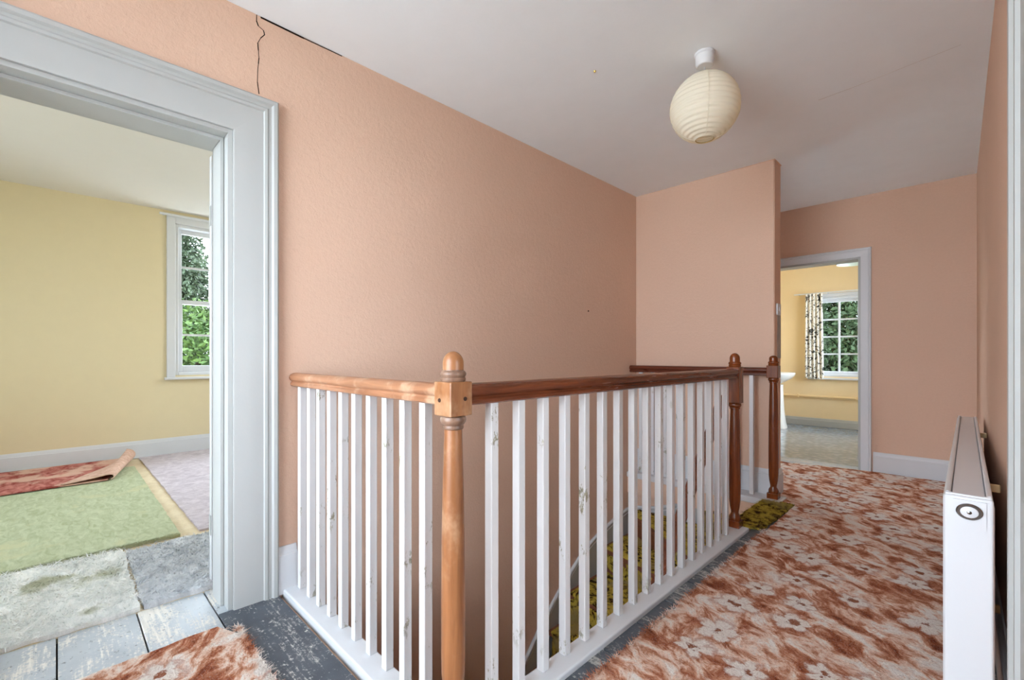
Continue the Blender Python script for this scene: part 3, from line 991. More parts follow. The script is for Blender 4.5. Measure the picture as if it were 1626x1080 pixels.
# ------------------------------------------------------------------ balustrades
def newel(name, x, y, zbase, mats, parent, block=(0.888, 0.98), long=False, z_top=1.062, bs=0.037):
    post = MB()
    post.box(-bs, bs, -bs, bs, block[0], block[1])
    zb = block[0]
    o = post.build(name, mats[0], parent, bevel=0.003, loc=(x, y, 0))
    # turned shaft
    L = zb-zbase
    pr = [(0.022, zb), (0.024, zb-0.004)]
    pf = [(0.031, zbase+0.040), (0.034, zbase+0.052), (0.030, zbase+0.066), (0.021, zbase+0.082), (0.022, zbase+0.095), (0.028, zbase+0.125), (0.0315, zbase+0.165),
          (0.0325, zbase+0.23), (0.0325, zbase+0.36*L/0.86), (0.031, zbase+0.55*L/0.86), (0.028, zbase+0.70*L/0.86), (0.025, zb-0.062), (0.0245, zb-0.038),
          (0.028, zb-0.036), (0.029, zb-0.031), (0.0275, zb-0.027), (0.030, zb-0.024), (0.0345, zb-0.018), (0.036, zb-0.011), (0.034, zb-0.004), (0.029, zb)]
    MB().lathe(pf[:13], (0, 0, 0), 28).build('shaft', mats[0], o, smooth=35)
    MB().lathe(pf[12:], (0, 0, 0), 28).build('collar', mats[2], o, smooth=35)
    MB().box(-0.036, 0.036, -0.036, 0.036, zbase, zbase+0.041).build('base_block', mats[0], o, bevel=0.003)
    zt = block[1]
    hf = z_top-zt
    fp = [(0.032, zt), (0.034, zt+0.003), (0.0345, zt+0.009), (0.032, zt+0.012), (0.0325, zt+0.013), (0.0355, zt+0.018), (0.0355, zt+0.023), (0.032, zt+0.028), (0.0285, zt+0.030),
          (0.0285, zt+0.032), (0.0285, zt+0.05)]
    for i in range(1, 9):
        a = i/8*math.pi/2
        fp.append((max(0.0005, 0.0285*math.cos(a)), zt+0.05+(hf-0.05)*math.sin(a)))
    MB().lathe(fp[:10], (0, 0, 0), 28).build('finial_ring', mats[2], o, smooth=35)
    MB().lathe(fp[9:], (0, 0, 0), 28).build('finial', mats[1], o, smooth=35)
    return o


RAILP = [(-0.022, 0.0), (0.022, 0.0), (0.0265, 0.004), (0.0265, 0.014), (0.022, 0.018), (0.021, 0.022), (0.024, 0.025), (0.0295, 0.029), (0.032, 0.036), (0.0315, 0.045), (0.026, 0.053), (0.014, 0.058),
         (0.0, 0.0595), (-0.014, 0.058), (-0.026, 0.053), (-0.0315, 0.045), (-0.032, 0.036), (-0.0295, 0.029), (-0.024, 0.025), (-0.021, 0.022), (-0.022, 0.018), (-0.0265, 0.014), (-0.0265, 0.004)]
ZR = 0.914
NX = -0.992
N1, N2, N3 = (NX, 0.765), (NX, 2.895), (NX, 3.672)
bal = thing('landing_balustrade', (NX, 0.765, 0.0), 'corner balustrade with white square spindles and wooden rail around the stairwell', 'balustrade')
bal.location = (0, 0, 0)
n1 = newel('newel_post', N1[0], N1[1], 0.0205, ('wood_newel_light', 'wood_newel_light', 'wood_newel_worn'), bal)
n1['label'] = 'light worn wooden newel post with domed cap'
# dowel pegs in the block
for face in ('x', 'y'):
    mb = MB().lathe([(0.006, 0.0), (0.0055, 0.002)], (0, 0, 0), 12)
    if face == 'x':
        mb.v = [(0.0365+z, 0.012+x, 0.934+y) for x, y, z in mb.v]
    else:
        mb.v = [(-0.012+x, -0.0365-z, 0.930+y) for x, y, z in mb.v]
    mb.build('peg', 'peg_dark', n1)
n2 = newel('newel_post', N2[0], N2[1], 0.0205, ('wood_newel_dark', 'wood_newel_dark', 'wood_newel_dark'), bal, (0.765, 0.984), z_top=1.066)
n2['label'] = 'dark brown newel post with long square block'
MB().sweep(RAILP, (LX+0.001, 0.768, ZR), (N1[0]-0.036, 0.768, ZR), (0, 1, 0)).build('handrail', 'wood_rail_light', bal, smooth=35)['label'] = 'light worn wooden handrail'
MB().sweep(RAILP, (-0.988, N1[1]+0.036, ZR), (-0.988, N2[1]-0.030, ZR), (1, 0, 0)).build('handrail', 'wood_rail_dark', bal, smooth=35)['label'] = 'dark polished wooden handrail'
hb = 0.0145


def baluster_mesh(h):
    return MB().box(-hb, hb, -hb, hb, 0, h)


fx = [-2.093, -1.99, -1.89, -1.785, -1.68, -1.572, -1.462, -1.353, -1.244, -1.133]
for x in fx:
    o = baluster_mesh(ZR-0.0195).build('baluster', 'paint_chipped', bal, bevel=0.0025, seg=2, loc=(x, 0.772, 0.0202))
for k in range(17):
    yv = 0.902+0.1139*k
    o = baluster_mesh(ZR-0.0195).build('baluster', 'paint_chipped', bal, bevel=0.0025, seg=2, loc=(-0.986, yv, 0.0202))
far = thing('stair_head_balustrade', (0, 0, 0), 'short balustrade with dark rail on the white ledge against the pink partition', 'balustrade')
n3 = newel('newel_post', N3[0], N3[1], 0.0185, ('wood_newel_dark', 'wood_newel_dark', 'wood_newel_dark'), far, (0.890, 0.980), z_top=1.052)
MB().sweep(RAILP, (LX+0.001, 3.672, 0.905), (N3[0]-0.036, 3.672, 0.905), (0, 1, 0)).build('handrail', 'wood_rail_far', far, smooth=35)
for k in range(9):
    baluster_mesh(0.905-0.0175).build('baluster', 'paint_chipped', far, bevel=0.0025, seg=2, loc=(-1.138-0.114*k, 3.672, 0.0182))


# ================================================================== CARPETS
def rug(name, poly, z0, th, mat, label, cat, cell=0.04, rag=0.006, lump=0.004, group=None, parent=None, top=0.0):
    """slab of carpet over a rectilinear/convex outline with an uneven top and a ragged edge"""
    bm = bmesh.new()
    n = len(poly)
    dens = []
    for i in range(n):
        a, b = Vector(poly[i]+(0,)), Vector(poly[(i+1) % n]+(0,))
        m = max(1, int((b-a).length/cell))
        nrm = Vector((b.y-a.y, a.x-b.x, 0)).normalized()
        for k in range(m):
            p = a.lerp(b, k/m)
            j = noise.noise((p.x*19, p.y*19, z0*50+1.7))*rag+random.uniform(-1, 1)*rag*0.35
            dens.append(p+nrm*j)
    vs = [bm.verts.new((p.x, p.y, z0+th)) for p in dens]
    f = bm.faces.new(vs)
    xs = [p.x for p in dens]
    ys = [p.y for p in dens]
    # cut the top into cells
    x = min(xs)+cell*2
    while x < max(xs):
        bmesh.ops.bisect_plane(bm, geom=bm.verts[:]+bm.edges[:]+bm.faces[:], plane_co=(x, 0, 0), plane_no=(1, 0, 0))
        x += cell*2
    y = min(ys)+cell*2
    while y < max(ys):
        bmesh.ops.bisect_plane(bm, geom=bm.verts[:]+bm.edges[:]+bm.faces[:], plane_co=(0, y, 0), plane_no=(0, 1, 0))
        y += cell*2
    topf = bm.faces[:]
    bound = [e for e in bm.edges if e.is_boundary]
    r = bmesh.ops.extrude_edge_only(bm, edges=bound)
    for v in [g for g in r['geom'] if isinstance(g, bmesh.types.BMVert)]:
        v.co.z = z0+0.0005
    for v in bm.verts:
        if v.co.z > z0+th*0.5:
            v.co.z += noise.noise((v.co.x*7, v.co.y*7, z0))*lump
    bmesh.ops.recalc_face_normals(bm, faces=bm.faces)
    me = bpy.data.meshes.new(name)
    bm.to_mesh(me)
    bm.free()
    me.materials.append(MATS[mat])
    me.shade_smooth()
    me.set_sharp_from_angle(angle=R(50))
    o = bpy.data.objects.new(name, me)
    COL.objects.link(o)
    if parent is not None:
        o.parent = parent
    else:
        tag(o, label, cat, group)
    return o


def pile(parent, regions, z, mat, h=0.012, wdt=0.005, lean=1.7):
    """tufts of pile standing on a carpet: one triangle each. regions: (x0,x1,y0,y1,count)"""
    V = []
    for x0, x1, y0, y1, n in regions:
        px = RNG.uniform(x0, x1, n)
        py = RNG.uniform(y0, y1, n)
        a = RNG.uniform(0, 2*math.pi, n)
        hh = h*RNG.uniform(0.55, 1.1, n)
        lx, ly = RNG.normal(0, lean*h, n), RNG.normal(0, lean*h, n)
        dx, dy = np.cos(a)*wdt/2, np.sin(a)*wdt/2
        zz = np.full(n, z)
        tri = np.stack([np.stack([px-dx, py-dy, zz], 1), np.stack([px+dx, py+dy, zz], 1), np.stack([px+lx, py+ly, zz+hh], 1)], 1)
        e1, e2 = tri[:, 1]-tri[:, 0], tri[:, 2]-tri[:, 0]
        dn = (e1[:, 0]*e2[:, 1]-e1[:, 1]*e2[:, 0]) < 0      # every tuft faces upwards
        tri[dn] = tri[dn][:, ::-1]
        V.append(tri.reshape(-1, 3))
    V = np.concatenate(V)
    nt = len(V)//3
    me = bpy.data.meshes.new('pile')
    me.vertices.add(len(V))
    me.vertices.foreach_set('co', V.astype(np.float32).ravel())
    me.loops.add(len(V))
    me.loops.foreach_set('vertex_index', np.arange(len(V), dtype=np.int32))
    me.polygons.add(nt)
    me.polygons.foreach_set('loop_start', np.arange(0, len(V), 3, dtype=np.int32))
    me.polygons.foreach_set('loop_total', np.full(nt, 3, dtype=np.int32))
    me.update()
    me.materials.append(MATS[mat])
    o = bpy.data.objects.new('pile', me)
    COL.objects.link(o)
    o.parent = parent
    o['kind'] = 'stuff'
    return o


rc = rug('landing_carpet', [(-1.985, -1.19), (RX(1)-0.03, -1.19), (RX(5)-0.025, 5.17), (-0.62, 5.165), (-1.0, 5.10), (-1.2, 5.02), (-1.35, 5.06), (-1.38, 3.97), (-0.99, 3.95), (-0.985, 3.72), (-0.93, 3.66), (-0.845, 3.64), (-0.855, 0.50), (-1.90, 0.492), (-2.03, 0.435)],
         0.001, 0.011, 'carpet_floral', 'brown and cream floral carpet covering the landing floor', 'carpet', 0.04, 0.007, 0.003)
pile(rc, [(-0.862, -0.846, 0.6, 3.0, 2600), (-1.99, -0.85, 0.480, 0.497, 1600), (-0.855, 0.05, 0.9, 2.4, 9000), (-2.0, -0.85, -0.2, 0.492, 6000)], 0.010, 'carpet_floral', 0.008, 0.005)
ro = rug('threshold_carpet', [(-1.045, 2.955), (-0.868, 2.985), (-0.848, 3.63), (-1.045, 3.63)], 0.0005, 0.014, 'carpet_olive',
         'olive green carpet strip at the head of the stairs between dark newels', 'carpet', 0.025, 0.006, 0.005)
pile(ro, [(-1.04, -0.86, 2.98, 3.62, 5000)], 0.013, 'carpet_olive', 0.010, 0.006)

# stair carpet: padded cover over each step, wrapped round its edge
bm = bmesh.new()
for si, (poly, z) in enumerate(steps[:9]):
    if si < 4:
        # keep away from the inner turning point
        q = []
        far_pts = [p for p in poly if p != PV]
        if si == 3:
            far_pts = [hit(A3), (LX, 2.70), (PV[0]-0.28, 2.70)]
            q = [(PV[0]-0.28, PV[1]+0.07)]
        else:
            a, b = far_pts[0], far_pts[-1]
            q = [(PV[0]+(a[0]-PV[0])*0.2, PV[1]+(a[1]-PV[1])*0.2)]
            far_pts = far_pts+[(PV[0]+(b[0]-PV[0])*0.2, PV[1]+(b[1]-PV[1])*0.2)]
        pl = q+far_pts
    else:
        pl = [(p[0] if p[0] < -1.5 else PV[0]-0.12, p[1]) for p in poly]
    cx = sum(p[0] for p in pl)/len(pl)
    cy = sum(p[1] for p in pl)/len(pl)
    pl2 = []
    for p in pl:
        d = Vector((p[0]-cx, p[1]-cy))
        k = 1.0
        x, y = cx+d.x*k, cy+d.y*k
        pl2.append((max(x, LX+0.055), min(y, FY-0.05)))
    # nose forward (down the stairs): move the lower edge out a little
    n = len(pl2)
    tmp = bmesh.new()
    vb = [tmp.verts.new((p[0], p[1], z+0.024)) for p in pl2]
    tmp.faces.new(vb)
    r = bmesh.ops.extrude_face_region(tmp, geom=tmp.faces[:])
    for v in [g for g in r['geom'] if isinstance(g, bmesh.types.BMVert)]:
        v.co.z = z-0.185
        v.co.x = cx+(v.co.x-cx)*1.004
        v.co.y = cy+(v.co.y-cy)*1.004
    bmesh.ops.recalc_face_normals(tmp, faces=tmp.faces)
    bmesh.ops.bevel(tmp, geom=[e for e in tmp.edges if all(v.co.z > z for v in e.verts)], offset=0.018, segments=3, profile=0.5, affect='EDGES')
    bmesh.ops.triangulate(tmp, faces=tmp.faces)
    for it in range(3):
        es = [e for e in tmp.edges if e.calc_length() > 0.045]
        if not es:
            break
        bmesh.ops.subdivide_edges(tmp, edges=es, cuts=1)
        bmesh.ops.triangulate(tmp, faces=tmp.faces)
    for v in tmp.verts:
        nn = noise.noise_vector((v.co.x*11, v.co.y*11, v.co.z*11+si))
        fin = noise.noise_vector((v.co.x*40, v.co.y*40, v.co.z*40))
        v.co += nn*0.011+fin*0.005
        v.co.x = min(max(v.co.x, LX+0.04), -1.056)
        v.co.y = min(v.co.y, FY-0.04)
    me = bpy.data.meshes.new('tmp')
    tmp.to_mesh(me)
    tmp.free()
    bm.from_mesh(me)
    bpy.data.meshes.remove(me)
me = bpy.data.meshes.new('stair_carpet')
bm.to_mesh(me)
bm.free()
me.materials.append(MATS['carpet_olive'])
me.shade_smooth()
me.set_sharp_from_angle(angle=R(60))
o = bpy.data.objects.new('stair_carpet', me)
COL.objects.link(o)
tag(o, 'lumpy olive and brown carpet over the winding stair treads', 'carpet')

# bedroom rugs
struct(rug('floor_covering', [(RXF+0.022, 0.595), (-3.26, 0.605), (-3.14, 2.0), (-3.14, 2.58), (RXF+0.022, 2.58)], -0.006, 0.012, 'carpet_lilac', 'pale lilac carpet below the bedroom window', 'carpet', 0.06, 0.006, 0.002))
o = bpy.data.objects['floor_covering']
o.name = 'lilac_carpet'
del o['kind']
tag(o, 'pale lilac carpet on the bedroom floor below the sash window', 'carpet')
rg = rug('green_rug', [(-5.56, -1.9), (-3.30, -1.9), (-3.245, 0.51), (-5.54, 0.515)], -0.006, 0.018, 'rug_green', 'faded green rug lying on the bedroom floor', 'rug', 0.05, 0.005, 0.004)
pile(rg, [(-3.262, -3.24, -0.5, 0.50, 1500)], 0.011, 'rug_green', 0.008, 0.006)
rw = rug('white_shag_rug', [(-3.235, -1.6), (-2.425, -1.6), (-2.415, 0.243), (-3.20, 0.25)], -0.006, 0.020, 'rug_white', 'white and grey shaggy carpet piece inside the bedroom doorway', 'rug', 0.03, 0.012, 0.008)
pile(rw, [(-3.22, -2.41, -0.35, 0.245, 7000)], 0.012, 'rug_white', 0.014, 0.007)
rg2 = rug('grey_shag_rug', [(-3.15, 0.262), (-2.415, 0.256), (-2.415, 1.3), (-3.15, 1.3)], -0.006, 0.022, 'rug_grey', 'blue grey shaggy carpet piece by the bedroom door jamb', 'rug', 0.03, 0.010, 0.008)
pile(rg2, [(-3.15, -2.41, 0.256, 0.80, 6000)], 0.014, 'rug_grey', 0.014, 0.007)

# red rug with its corner folded over
def grid_surface(name, fn, nu, nv, th, mats, parent=None, label=None, cat=None):
    bm = bmesh.new()
    g = [[bm.verts.new(fn(i/nu, j/nv)) for j in range(nv+1)] for i in range(nu+1)]
    for i in range(nu):
        for j in range(nv):
            bm.faces.new((g[i][j], g[i+1][j], g[i+1][j+1], g[i][j+1]))
    bmesh.ops.recalc_face_normals(bm, faces=bm.faces)
    bmesh.ops.solidify(bm, geom=bm.faces[:], thickness=th)
    me = bpy.data.meshes.new(name)
    bm.to_mesh(me)
    bm.free()
    for m_ in mats:
        me.materials.append(MATS[m_])
    me.shade_smooth()
    me.set_sharp_from_angle(angle=R(50))
    o = bpy.data.objects.new(name, me)
    COL.objects.link(o)
    if parent:
        o.parent = parent
    elif label:
        tag(o, label, cat)
    return o


red = rug('red_rug', [(-5.97, -1.8), (-5.03, -1.8), (-5.03, 0.30), (-5.80, 0.47), (-5.96, 0.47)], 0.019, 0.010, 'rug_red', 'faded red patterned rug with one corner folded over onto the green rug', 'rug', 0.05, 0.004, 0.003)
# flap: the corner is folded over along Fa-Fb and its tip lies back on the rug
Fa, Fb, Ft = Vector((-5.03, 0.315, 0.030)), Vector((-5.82, 0.485, 0.030)), Vector((-5.02, 0.02, 0.036))


def flap(s, t_):
    a, e = Fa.lerp(Fb, s), Ft.lerp(Fb, s*0.97)
    r = 0.016+0.034*s
    out = Vector((0.21, 0.97, 0))
    if t_ < 0.45:
        ph = t_/0.45*math.pi
        return a+out*(r*1.2*math.sin(ph))+Vector((0, 0, r*(1-math.cos(ph))))
    k = (t_-0.45)/0.55
    p = a.lerp(e, k)
    p.z = 0.036+2*r*(1-k)**1.6
    return p


grid_surface('folded_corner', flap, 24, 18, 0.007, ['rug_backing'], red)['label'] = 'pinkish rug backing on the folded corner'

# ================================================================== RADIATOR
rad = thing('radiator', (0.0, 2.75, 0.0), 'long white electric radiator with a round control dial beside the pink wall', 'radiator')
y0, y1, xl, xr, zb, zt = 1.67, 3.86, -0.042, 0.046, 0.115, 0.69
def rb(name, x0, x1, ya, yb, za, zz, mat='enamel_white', bevel=0.004, parent=rad):
    mb = MB().box(x0, x1, ya-2.75, yb-2.75, za, zz)
    mb.v = [(x-0.006*((yy+2.75-y0)/(y1-y0))*(1 if x > 0 else -0.6), yy, z) for x, yy, z in mb.v]
    return mb.build(name, mat, parent, bevel=bevel, seg=3)


rb('body', xl+0.004, xr-0.004, y0+0.012, y1-0.012, zb, zt-0.028)
rb('front_panel', xl-0.004, xl+0.006, y0+0.012, y1-0.012, zb-0.01, zt-0.012)
rb('back_panel', xr-0.006, xr+0.004, y0+0.012, y1-0.012, zb-0.01, zt-0.025)
# top cover: raised rim with a flat inset lid
rb('top_lid', xl+0.012, xr-0.012, y0+0.022, y1-0.014, zt-0.03, zt-0.006)
for a, b in ((xl, xl+0.011), (xr-0.011, xr)):
    rb('top_rim', a, b, y0+0.012, y1-0.012, zt-0.03, zt)
rb('top_rim', xl, xr, y0+0.004, y0+0.02, zt-0.03, zt-0.002)
ec = rb('end_panel', xl-0.002, xr+0.002, y0-0.004, y0+0.014, zb-0.01, zt-0.006, 'plastic_white', 0.006)
rb('end_panel', xl-0.002, xr+0.002, y1-0.014, y1+0.004, zb-0.01, zt-0.006, 'plastic_white', 0.006)
# control plate with rounded lower edge
prof = []
cxp = 0.004
for k in range(13):
    a = math.pi+math.pi*k/12
    ex = abs(math.cos(a))**0.45*math.copysign(1, math.cos(a))
    ez = -abs(math.sin(a))**0.45
    prof.append((cxp+0.031*ex, 0.615+0.014*ez))
prof = prof+[(cxp+0.031, 0.676), (cxp-0.031, 0.676)]
mb = MB()
n = len(prof)
mb.add([(x, y0-0.0075-2.75, z) for x, z in prof]+[(x, y0-0.002-2.75, z) for x, z in prof],
       [tuple(range(n)), tuple(range(n, 2*n))[::-1]]+[(i, n+i, n+(i+1) % n, (i+1) % n) for i in range(n)])
plate = mb.build('control_plate', 'plastic_white', rad, smooth=30)


def disc(name, prof, mat, parent, sx=1.0):
    mb = MB().lathe(prof, (0, 0, 0), 28)
    mb.v = [(cxp+x*sx, y0-0.0075-z-2.75, 0.648+y) for x, y, z in mb.v]
    return mb.build(name, mat, parent, smooth=40)


disc('dial_ring', [(0.0205, -0.001), (0.021, 0.003), (0.019, 0.006), (0.0155, 0.006)], 'chrome', plate, 1.2)
disc('dial', [(0.0145, 0.004), (0.014, 0.008), (0.011, 0.0095), (0.006, 0.010)], 'plastic_white', plate, 1.2)
disc('dial_button', [(0.0045, 0.0095), (0.0042, 0.012), (0.002, 0.013)], 'chrome', plate, 1.1)
for yy in (2.1, 3.45):
    for zz in (0.63, 0.25):
        MB().box(0.040, 0.074, yy-2.75-0.008, yy-2.75+0.008, zz-0.012, zz+0.012).build('wall_bracket', 'pipe_paint', rad, bevel=0.003)
for yy in (1.9, 3.6):
    mb = MB().box(-0.03, 0.03, yy-2.75-0.02, yy-2.75+0.02, 0.0125, 0.02).box(-0.012, 0.012, yy-2.75-0.012, yy-2.75+0.012, 0.02, 0.117)
    mb.build('foot', 'plastic_white', rad, bevel=0.003)

# ================================================================== PENDANT
px, py = -0.897, 2.213
pend = thing('pendant_lamp', (px, py, CZ), 'cream paper globe lantern hanging from a white ceiling rose', 'lamp')
MB().lathe([(0.034, -0.064), (0.038, -0.061), (0.041, -0.05), (0.043, -0.014), (0.047, -0.010), (0.047, -0.0005)], (0, 0, 0), 24).build('ceiling_rose', 'plastic_white', pend, smooth=35)
MB().tube([(0, 0, -0.065), (0, 0, -0.20)], 0.0035, 8).build('cord', 'plastic_white', pend)
NR = 17
prof = []
rz0 = 0.156
rings = []
c0 = math.asin(0.042/rz0)
for i in range(NR*4+1):
    a = -math.pi/2+c0+(math.pi-2*c0)*i/(NR*4)
    bulge = 0.0030*math.cos(i/4*2*math.pi)
    rr = rz0+bulge
    prof.append((rr*math.cos(a), rr*math.sin(a)))
sh = MB().lathe(prof, (0, 0, 0), 40, cap=False).build('paper_shade', 'paper_cream', pend, smooth=70, loc=(0, 0, -0.262))
for k in range(4):
    ang = k*math.pi/2+0.5
    pts = [((rz0+0.003)*math.cos(-1.25+2.5*i/20)*math.cos(ang), (rz0+0.003)*math.cos(-1.25+2.5*i/20)*math.sin(ang), (rz0+0.003)*math.sin(-1.25+2.5*i/20)) for i in range(21)]
    MB().tube(pts, 0.0013, 5).build('paper_seam', 'paper_cream', sh)
for zz in (-1, 1):
    pts = [(0.042*math.cos(i/24*2*math.pi), 0.042*math.sin(i/24*2*math.pi), zz*(rz0*math.cos(c0))) for i in range(25)]
    MB().tube(pts, 0.002, 6).build('wire_ring', 'brass', sh)
MB().lathe([(0.020, -0.04), (0.026, -0.02), (0.020, 0.0), (0.014, 0.025), (0.014, 0.06)], (0, 0, -0.24), 16).build('bulb_holder', 'plastic_white', pend, smooth=40)

# ================================================================== SMALL FITTINGS
sw = thing('light_switch', (-1.012, FY+0.09, 1.40), 'white light switch on the end of the pink partition', 'switch')
MB().box(0, 0.010, -0.043, 0.043, -0.043, 0.043).build('switch_plate', 'plastic_white', sw, bevel=0.003)
MB().box(0.010, 0.016, -0.008, 0.008, -0.014, 0.014).build('rocker', 'plastic_white', sw, bevel=0.002)

# bedroom curtain rail
tk = thing('curtain_rail', (RXF, 1.38, 2.55), 'thin white curtain rail above the bedroom sash window', 'curtain rail')
MB().box(0.035, 0.047, -0.62, 0.62, -0.012, 0.012).build('rail', 'plastic_white', tk, bevel=0.003)
for yy in (-0.58, -0.2, 0.2, 0.58):
    MB().box(0.0, 0.036, yy-0.009, yy+0.009, -0.009, 0.009).build('bracket', 'plastic_white', tk)

# washroom: curtain
def curtain(name, x0, x1, y, z0, z1, label):
    W = x1-x0
    def fn(u, v):
        spread = 1.0+0.10*(1-v)
        x = x0+W*(u-0.15)*spread+W*0.15
        yy = y-0.022*math.sin(u*math.pi*9+0.4*math.sin(v*3))*(0.75+0.25*(1-v))
        return (x, yy, z0+(z1-z0)*v+0.006*math.sin(u*20)*(1-v))
    o = grid_surface(name, fn, 70, 20, 0.002, ['curtain_leaf'], None, label, 'curtain')
    return o


curtain('curtain', -1.71, -1.50, TY1-0.095, 0.715, 1.965, 'white curtain with black leaf pattern at the washroom window')
cr2 = thing('curtain_track', (-1.44, TY1, 1.955), 'white curtain track above the washroom window', 'curtain rail')
MB().box(-0.42, 0.46, -0.102, -0.088, 0.008, 0.024).build('track', 'plastic_white', cr2)
for xx in (-0.36, 0.0, 0.40):
    MB().box(xx-0.008, xx+0.008, -0.09, -0.02, 0.008, 0.024).build('bracket', 'plastic_white', cr2)

# heating pipe
pp = thing('wall_pipe', (-1.2, TY1, 0.445), 'cream painted pipe running along the washroom wall', 'pipe')
mb = MB().tube([(-1.04, -0.035, 0), (1.04, -0.035, 0)], 0.017, 10)
mb.build('pipe', 'pipe_paint', pp, smooth=40)
for xx in (-0.62, 0.1, 0.7):
    MB().box(xx-0.012, xx+0.012, -0.055, -0.0005, -0.022, 0.022).build('pipe_clip', 'pipe_paint', pp, bevel=0.004)

# basin on pedestal, against the washroom's left wall
bs = thing('washbasin', (TX0, 7.45, 0), 'white porcelain basin on a flared pedestal in the washroom', 'basin')
D, Wd = 0.50, 0.56
bm = MB()
rings = []
SEG = 40


def super_ring(sx, sy, cx, z, e=2.8):
    out = []
    for k in range(SEG):
        a = 2*math.pi*k/SEG
        c, s = math.cos(a), math.sin(a)
        out.append((cx+sx*math.copysign(abs(c)**(2/e), c), sy*math.copysign(abs(s)**(2/e), s), z))
    return out


levels = [(0.07, 0.08, 0.16, 0.60), (0.10, 0.11, 0.17, 0.615), (0.155, 0.17, 0.205, 0.66), (0.215, 0.24, 0.24, 0.72), (0.242, 0.275, 0.25, 0.765), (0.25, 0.28, 0.251, 0.79), (0.25, 0.28, 0.251, 0.80), (0.242, 0.272, 0.251, 0.806),
          (0.215, 0.245, 0.256, 0.802), (0.20, 0.228, 0.262, 0.785), (0.16, 0.19, 0.265, 0.72), (0.09, 0.11, 0.265, 0.685), (0.02, 0.02, 0.265, 0.678)]
for i, (sx, sy, cx, z) in enumerate(levels):
    bm.v += super_ring(sx, sy, cx, z)
for i in range(len(levels)-1):
    for k in range(SEG):
        k2 = (k+1) % SEG
        bm.f.append((i*SEG+k, i*SEG+k2, (i+1)*SEG+k2, (i+1)*SEG+k))
        bm.m.append(0)
bm.f.append(tuple(range(SEG))[::-1])
bm.f.append(tuple((len(levels)-1)*SEG+k for k in range(SEG)))
bm.m += [0, 0]
bm.build('bowl', 'porcelain', bs, smooth=45)
pd = MB()
lv = [(0.125, 0.13, 0.285, 0.0), (0.125, 0.13, 0.285, 0.02), (0.112, 0.115, 0.282, 0.08), (0.095, 0.10, 0.278, 0.25), (0.088, 0.092, 0.275, 0.42), (0.088, 0.095, 0.27, 0.55), (0.105, 0.115, 0.25, 0.63)]
for sx, sy, cx, z in lv:
    pd.v += super_ring(sx, sy, cx, z)
for i in range(len(lv)-1):
    for k in range(SEG):
        k2 = (k+1) % SEG
        pd.f.append((i*SEG+k, i*SEG+k2, (i+1)*SEG+k2, (i+1)*SEG+k))
        pd.m.append(0)
pd.f.append(tuple(range(SEG))[::-1])
pd.f.append(tuple((len(lv)-1)*SEG+k for k in range(SEG)))
pd.m += [0, 0]
pd.build('pedestal', 'porcelain', bs, smooth=45)
for yy in (-0.10, 0.10):
    mb = MB().lathe([(0.022, 0.0), (0.016, 0.02), (0.013, 0.06), (0.02, 0.065), (0.02, 0.085), (0.012, 0.09)], (0.055, yy, 0.803), 14)
    mb.tube([(0.055, yy, 0.84), (0.11, yy, 0.845), (0.13, yy, 0.82)], 0.009, 8)
    mb.build('tap', 'chrome', bs, smooth=40)

# washroom pendant
wp = thing('glass_pendant', (-0.93, 6.5, 2.55), 'pale glass pendant shade hanging in the washroom', 'lamp')
MB().lathe([(0.04, -0.03), (0.045, -0.0005)], (0, 0, 0), 20).build('ceiling_rose', 'plastic_white', wp, smooth=40)
MB().tube([(0, 0, -0.03), (0, 0, -0.30)], 0.004, 8).build('cord', 'plastic_white', wp)
MB().lathe([(0.16, -0.44), (0.155, -0.425), (0.13, -0.39), (0.08, -0.33), (0.03, -0.30)], (0, 0, 0), 28, cap=False).build('glass_shade', 'opal_glass', wp, smooth=40)

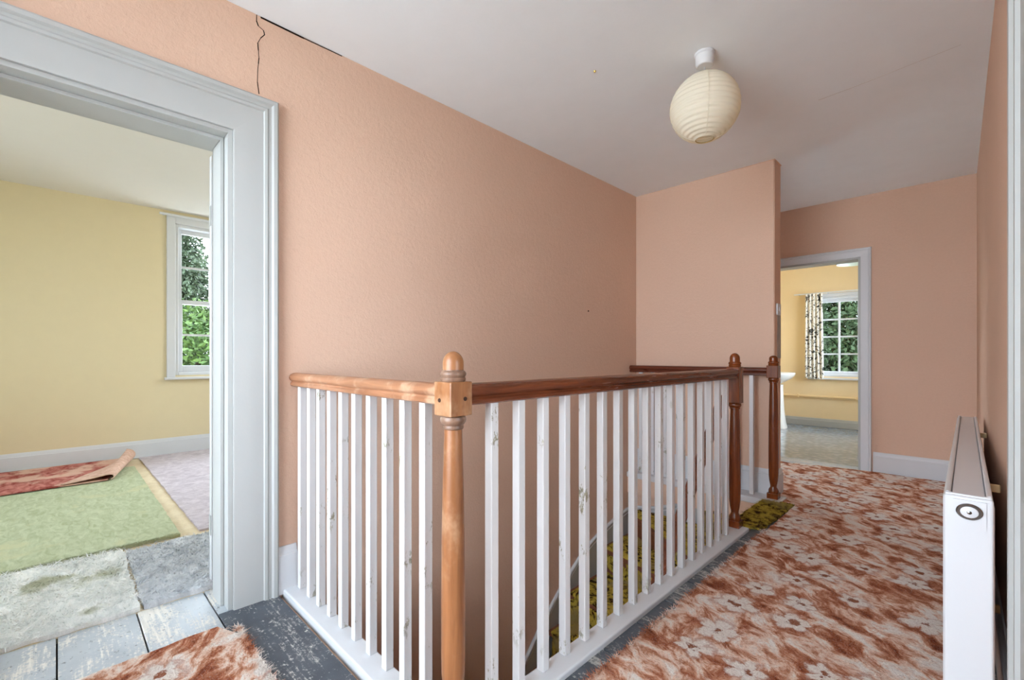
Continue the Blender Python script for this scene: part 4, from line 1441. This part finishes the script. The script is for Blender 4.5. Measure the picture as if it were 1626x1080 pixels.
# ================================================================== OUTSIDE
def tree(name, c, rad_, n, leaf, mat, label, cat, trunk=True, shell=0.55):
    root = thing(name, (c[0], c[1], G-0.25), label, cat)
    oz = c[2]-(G-0.25)
    u = RNG.normal(size=(n, 3))
    u /= np.linalg.norm(u, axis=1)[:, None]
    rr = (shell+(1-shell)*RNG.random(n)**0.6)
    lump = np.array([1+0.22*noise.noise(tuple(q*2.6)) for q in u])
    p = u*(rr*lump)[:, None]*np.array(rad_)+np.array([0, 0, oz])
    nrm = RNG.normal(size=(n, 3))
    a = np.cross(nrm, RNG.normal(size=(n, 3)))
    a /= np.linalg.norm(a, axis=1)[:, None]
    b = np.cross(a, nrm)
    b /= np.linalg.norm(b, axis=1)[:, None]
    s = leaf*RNG.uniform(0.6, 1.3, n)[:, None]
    quad = np.stack([p-a*s, p+b*s*0.45, p+a*s, p-b*s*0.45], 1).reshape(-1, 3)
    me = bpy.data.meshes.new('foliage')
    me.from_pydata(quad.tolist(), [], np.arange(4*n).reshape(-1, 4).tolist())
    me.materials.append(MATS[mat])
    o = bpy.data.objects.new('foliage', me)
    COL.objects.link(o)
    o.parent = root
    o['kind'] = 'stuff'
    if trunk:
        pts = [(0, 0, 0), (0.05, 0.03, oz*0.4), (0.0, 0.05, oz*0.75), (0.05, 0, oz+rad_[2]*0.6)]
        mb = MB().tube(pts, [0.16, 0.13, 0.10, 0.03], 10)
        for k in range(9):
            ang = k*2.4
            zz = oz*0.55+k*0.12*rad_[2]
            mb.tube([(0.02, 0.03, zz), (rad_[0]*0.45*math.cos(ang), rad_[1]*0.45*math.sin(ang), zz+0.4), (rad_[0]*0.8*math.cos(ang), rad_[1]*0.8*math.sin(ang), zz+0.6)], [0.05, 0.03, 0.01], 6)
        mb.build('trunk', 'bark', root, smooth=60)
    return root


tree('garden_shrub', (-10.4, 1.6, -0.35), (1.5, 3.4, 2.35), 48000, 0.06, 'leaf_bright', 'bright green leafy shrub outside the bedroom window', 'shrub', shell=0.6)
tree('garden_tree', (-14.5, 1.75, 2.4), (1.6, 1.25, 2.6), 42000, 0.06, 'leaf_dark', 'dark evergreen tree rising behind the bright shrub', 'tree', shell=0.3)
tree('garden_tree', (-17.0, 4.6, 1.2), (1.8, 1.2, 3.4), 9000, 0.12, 'leaf_dark', 'thin dark tree against the sky beside the evergreen', 'tree', shell=0.1)
tree('garden_bush', (-2.1, 12.4, 0.3), (3.2, 1.6, 3.6), 110000, 0.06, 'leaf_mid', 'dense dark green bush filling the washroom window', 'bush', shell=0.15)
